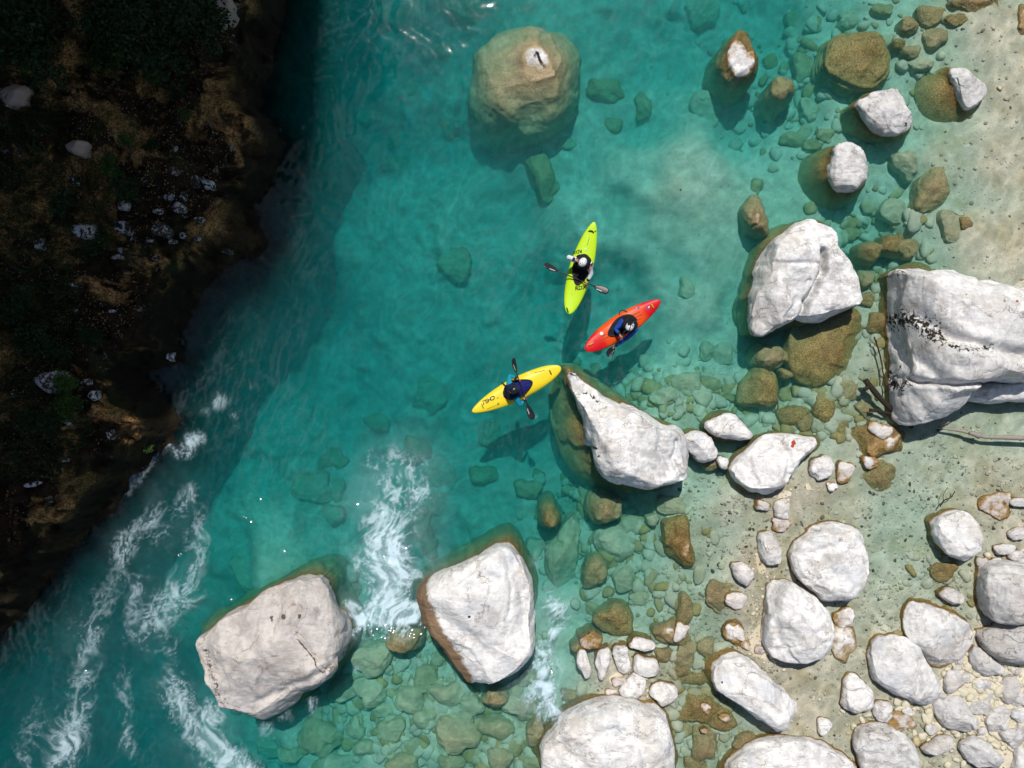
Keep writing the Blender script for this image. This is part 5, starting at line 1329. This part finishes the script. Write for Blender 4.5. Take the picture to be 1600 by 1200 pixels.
# ------------------------------------------------------------------ paddles
def paddle(label, a, b, roll=0.6):
    a = np.array(P(*a)); b = np.array(P(*b))
    d = b - a; Ln = np.linalg.norm(d); d /= Ln
    root = empty('paddle', tuple(a))
    s = np.cross(d, [0, 0, 1.0]); s /= np.linalg.norm(s) + 1e-9
    q = np.cross(s, d)
    bl = 0.46
    v, f = tube_geo(np.array([d * t for t in np.linspace(bl * .8, Ln - bl * .8, 12)]), 0.017, 10)
    mesh_obj('shaft', v, f, M_SHAFT, root)
    for end in (0, 1):
        rl = roll if end == 0 else roll - 0.45
        su = s * math.cos(rl) + q * math.sin(rl); nq = np.cross(su, d)
        rows = []
        for k, t in enumerate(np.linspace(0, 1, 14)):
            w = 0.015 + 0.085 * math.sin(min(1.0, t / 0.62) * math.pi / 2) ** 1.3 * (1 - max(0, (t - 0.8) / 0.2) ** 2.2 * 0.75)
            pos = d * (bl * (1 - t)) if end == 0 else d * (Ln - bl * (1 - t))
            curl = nq * 0.05 * t * t
            ring = []
            for j in range(12):
                a2 = 2 * math.pi * j / 12
                ring.append(pos + curl + su * w * math.cos(a2) + nq * 0.011 * math.sin(a2))
            rows.append(ring)
        V = np.array(rows).reshape(-1, 3)
        F = grid_faces(14, 12, True).tolist() + [tuple(range(11, -1, -1)), tuple(13 * 12 + j for j in range(12))]
        bo = mesh_obj('blade', V, F, M_SHAFT, root)
        m0 = V[5 * 12:9 * 12].mean(0)
        sg = 1 if nq[2] > 0 else -1
        st = np.array([m0 + nq * sg * 0.016 + su * .05 + d * u + su * wv for u in (-.10, .10) for wv in (-.010, .010)])
        mesh_obj('stripe', st, [(0, 1, 3, 2)], M_SILVER, bo, smooth=False)
    tag(root, label, 'paddle', 'kayak paddles')
    return a, b
PA1 = paddle('black paddle lying across the lime green kayak', (850, 414.5, .36), (950.5, 456.5, .36), .5)
PA2 = paddle('black paddle dipped steeply into the water beside the red kayak', (951, 555, -.16), (992, 494, 1.30), .2)
PA3 = paddle('black paddle held across the yellow kayak', (799.5, 560, .52), (831.5, 655, .20), .9)
def on_paddle(pa, t):
    return pa[0] + (pa[1] - pa[0]) * t

# ------------------------------------------------------------------ paddlers
def skin_mesh(name, verts, edges, radii, root_i, mat, parent, sub=2):
    me = bpy.data.meshes.new(name)
    me.from_pydata([tuple(map(float, v)) for v in verts], edges, [])
    ob = bpy.data.objects.new(name + '_src', me); COL.objects.link(ob)
    md = ob.modifiers.new('skin', 'SKIN')
    md.use_smooth_shade = True
    for i, sv in enumerate(me.skin_vertices[0].data):
        r = radii[i]
        sv.radius = r if isinstance(r, tuple) else (r, r)
        sv.use_root = (i == root_i)
    ms = ob.modifiers.new('sub', 'SUBSURF'); ms.levels = sub; ms.render_levels = sub
    bpy.context.view_layer.update()
    nm = bpy.data.meshes.new_from_object(ob.evaluated_get(bpy.context.evaluated_depsgraph_get()))
    bpy.data.objects.remove(ob); bpy.data.meshes.remove(me)
    nm.name = name
    nm.materials.clear(); nm.materials.append(mat)
    nm.polygons.foreach_set('use_smooth', np.ones(len(nm.polygons), bool))
    o = bpy.data.objects.new(name, nm); COL.objects.link(o); o.parent = parent
    return o

def unit(v):
    return v / (np.linalg.norm(v) + 1e-9)

def elbow(sh, hd, l1, l2, pole):
    d = hd - sh; L = np.linalg.norm(d)
    if L > (l1 + l2) * 0.99:
        hd = sh + d / L * (l1 + l2) * 0.99; d = hd - sh; L = np.linalg.norm(d)
    a = (l1 * l1 - l2 * l2 + L * L) / (2 * L); h = math.sqrt(max(0.0004, l1 * l1 - a * a))
    u = d / L; p = pole - (pole @ u) * u
    return sh + u * a + unit(p) * h

def person(label, K, head_px, hands, axes, jacket, vest, helmet_mat, look=(1, 0), stripe=None, twist=0.0, vents=False):
    """seated in kayak K. hands: right and left, world points; axes: shaft direction at each hand (or None)"""
    root = empty('person', tuple(K.c * np.array([1, 1, 0])), (0, 0, K.ang))
    tag(root, label, 'person', 'paddlers in the kayaks')
    L = lambda w: np.array(K.inv @ Vector(tuple(w)))
    hp = K.local(head_px[0], head_px[1], 0.86)
    hx, hy = hp[0], hp[1]
    pel = np.array([-0.17, 0, 0.14]); 
    head = np.array([hx, hy, 0.84]); neck = np.array([hx - 0.03, hy * .9, 0.69])
    chest = pel * .35 + np.array([hx - .05, hy * .8, 0.56]) * .65; chest[2] = 0.46
    top = np.array([hx - .045, hy * .85, 0.60]); waist = pel * .6 + chest * .4; waist[2] = 0.28
    ct, st_ = math.cos(twist), math.sin(twist)
    sho = [top + np.array([st_ * .19, -ct * .19, -.03]), top + np.array([-st_ * .19, ct * .19, -.03])]
    V, E, R = [], [], []
    def add(p, r, prev=None):
        V.append(np.asarray(p, float)); R.append(r)
        if prev is not None:
            E.append((prev, len(V) - 1))
        return len(V) - 1
    i0 = add(pel, (.15, .13)); i1 = add(waist, (.14, .11), i0); i2 = add(chest, (.16, .12), i1); i3 = add(top, (.10, .085), i2)
    i4 = add(neck, (.055, .055), i3); i5 = add(head + [0, 0, -.03], (.075, .082), i4); i6 = add(head + [0, 0, .05], (.078, .088), i5); add(head + [0, 0, .11], (.045, .05), i6)
    lk = unit(np.array([look[0], look[1], -.1])); add(head + lk * .10 + [0, 0, -.01], (.016, .014), i5)       # nose
    for s in (-1, 1):
        a = add(pel + [0.02, s * .09, 0], .085, i0); b = add([0.26, s * .17, .155], .062, a); c = add([0.62, s * .11, .10], .045, b); add([0.74, s * .10, .12], .035, c)
    wr = []
    JV, JE, JR = [pel + [0, 0, .03], waist, chest, top, neck - [0, 0, .03]], [(0, 1), (1, 2), (2, 3), (3, 4)], [(.165, .145), (.158, .13), (.178, .137), (.118, .10), (.07, .07)]
    for k in (0, 1):
        hd = L(hands[k]); sh = sho[k]
        s = -1 if k == 0 else 1
        el = elbow(sh, hd, .29, .27, np.array([-.15, s * 1.0, -.35]))
        d = unit(hd - el)
        ia = add(sh, .036, i3); ib = add(el, .030, ia); iw = add(hd - d * .075, .026, ib)
        ax = unit(np.array(K.inv.to_3x3() @ Vector(tuple(axes[k])))) if axes[k] is not None else unit(np.cross(d, [0, 0, 1.0]))
        pn = unit(np.cross(d, ax))
        ip = add(hd - d * .02 + pn * .022, (.022, .034), iw)
        for q, fl in zip((-.033, -.011, .011, .033), (.85, 1.0, .95, .75)):
            k1 = add(hd + d * .035 * fl + ax * q + pn * .024, .0095, ip); k2 = add(hd + d * .042 * fl + ax * q - pn * .006, .0085, k1); add(hd + d * .012 + ax * q - pn * .026, .0075, k2)
        t1 = add(hd - d * .02 - ax * .038 + pn * .004, .0105, ip); t2 = add(hd + d * .012 - ax * .044 - pn * .018, .009, t1); add(hd + d * .02 - ax * .02 - pn * .028, .008, t2)
        j = len(JV)
        JV += [sh, sh * .5 + el * .5, el, el * .5 + (hd - d * .08) * .5, hd - d * .085]; JE += [(3, j), (j, j + 1), (j + 1, j + 2), (j + 2, j + 3), (j + 3, j + 4)]; JR += [.095, .078, .066, .056, .045]
        # cuff
        v, f = tube_geo(np.array([hd - d * .12, hd - d * .075, hd - d * .06]), [.05, .048, .036], 10)
        mesh_obj('cuff', v, f, M_BLACK, root)
    skin_mesh('body', V, E, R, 0, M_SKIN, root)
    skin_mesh('jacket', JV, JE, JR, 0, jacket, root)
    # life vest round the trunk
    rows = []
    for t in np.linspace(0, 1, 12):
        c = waist * (1 - t) + top * t; c = c + np.array([.0, 0, -.01 + .085 * t])
        w = .215 - .02 * math.cos(t * 3.0) - .045 * max(0, t - .7) / .3; dpt = .175 + .02 * math.sin(t * 3.1) - .05 * max(0, t - .7) / .3
        th = np.linspace(0, 2 * math.pi, 32, endpoint=False)
        bx_ = dpt * np.sign(np.cos(th)) * np.abs(np.cos(th)) ** .7; by_ = w * np.sign(np.sin(th)) * np.abs(np.sin(th)) ** .7
        rows.append(np.stack([c[0] + bx_ * ct - by_ * st_, c[1] + bx_ * st_ + by_ * ct, np.full(32, c[2]) - .012 * np.cos(th * 2)], 1))
    Vv = np.array(rows).reshape(-1, 3)
    Ff = grid_faces(12, 32, True).tolist() + [tuple(11 * 32 + k for k in range(32))]
    vo = mesh_obj('life_vest', Vv, Ff, vest, root)
    # face: eyes and mouth
    up = np.array([0, 0, 1.0]); sd = unit(np.cross(up, lk))
    for s in (-1, 1):
        bm = bmesh.new(); bmesh.ops.create_uvsphere(bm, u_segments=8, v_segments=6, radius=.011)
        m = bpy.data.meshes.new('eye'); bm.to_mesh(m); bm.free(); m.materials.append(M_BLACK)
        o = bpy.data.objects.new('eye', m); COL.objects.link(o); o.parent = root; o.location = tuple(head + lk * .082 + sd * s * .03 + [0, 0, .015])
    v, f = tube_geo(np.array([head + lk * .078 + sd * s - up * .05 for s in (-.022, 0, .022)]), .006, 6)
    mesh_obj('mouth', v, f, simple('lip', (0.35, 0.12, 0.10), 0.5), root)
    # helmet
    rows = []
    th = np.linspace(0, 2 * math.pi, 36, endpoint=False)
    la = math.atan2(lk[1], lk[0])
    for el in np.linspace(-.28, math.pi / 2 - .04, 14):
        rr = math.cos(el) ** .85
        x = .128 * rr * np.cos(th); y = .106 * rr * np.sin(th); z = .115 * math.sin(el) * np.ones_like(th)
        if el < 0:
            z = z + .03 * np.maximum(np.cos(th), 0)
        rows.append(np.stack([head[0] + x * math.cos(la) - y * math.sin(la), head[1] + x * math.sin(la) + y * math.cos(la), head[2] + .045 + z], 1))
    Vh = np.array(rows).reshape(-1, 3)
    Fh = grid_faces(14, 36, True).tolist() + [tuple(13 * 36 + k for k in range(36))]
    ho = mesh_obj('helmet', Vh, Fh, helmet_mat, root)
    v, f = tube_geo(np.array([head + [0, 0, .045] + .131 * math.cos(a) * lk * np.array([1, 1, 0]) + .112 * math.sin(a) * sd + [0, 0, -.002] for a in np.linspace(-1.1, 1.1, 12)]), .012, 6)
    mesh_obj('visor', v, f, M_BLACK, ho)
    if vents:
        for a, rr in ((.5, .07), (-.5, .07), (2.4, .07), (-2.4, .07), (0, .035)):
            p = head + [0, 0, .045] + lk * np.array([1, 1, 0]) * rr * math.cos(a) * 1.1 + sd * rr * math.sin(a)
            bm = bmesh.new(); bmesh.ops.create_uvsphere(bm, u_segments=8, v_segments=6, radius=.013)
            m = bpy.data.meshes.new('vent'); bm.to_mesh(m); bm.free(); m.materials.append(M_BLACK)
            o = bpy.data.objects.new('vent', m); COL.objects.link(o); o.parent = ho
            o.location = tuple(p + [0, 0, .115 * math.sqrt(max(0, 1 - (rr / .115) ** 2)) - .004])
    if stripe is not None:
        pts = np.array([head + [0, 0, .045] + sd * .118 * math.sin(a) * .4 + lk * np.array([1, 1, 0]) * .13 * math.sin(a) + [0, 0, .116 * math.cos(a)] for a in np.linspace(-1.3, 1.3, 16)])
        v, f = tube_geo(pts, .012, 6)
        mesh_obj('helmet_stripe', v, f, stripe, ho)
    return root
ax1 = PA1[1] - PA1[0]; ax2 = PA2[1] - PA2[0]; ax3 = PA3[1] - PA3[0]
person('paddler in white jacket and white helmet, one hand at the face, in lime kayak', K1, (910.5, 410), [P(901.5, 407, .80), on_paddle(PA1, .66)], [None, ax1],
       fabric('white_jacket', (0.66, 0.68, 0.74)), fabric('black_vest', (0.012, 0.010, 0.014)), M_WHITE, look=(.9, -.25), vents=True)
person('paddler in blue jacket and white helmet leaning out of the red kayak', K2, (984, 510), [on_paddle(PA2, .50), on_paddle(PA2, .22)], [ax2, ax2],
       fabric('blue_jacket', (0.015, 0.07, 0.36)), fabric('black_vest_b', (0.010, 0.010, 0.014)), M_WHITE, look=(.8, .35), stripe=M_BLACK, twist=.45)
person('paddler in teal jacket and black helmet in the yellow kayak', K3, (803, 609.5), [on_paddle(PA3, .655), on_paddle(PA3, .345)], [ax3, ax3],
       fabric('teal_jacket', (0.01, 0.26, 0.36)), fabric('navy_vest', (0.008, 0.010, 0.045)), simple('black_shell', (0.012, 0.014, 0.016), 0.3), look=(1, 0))
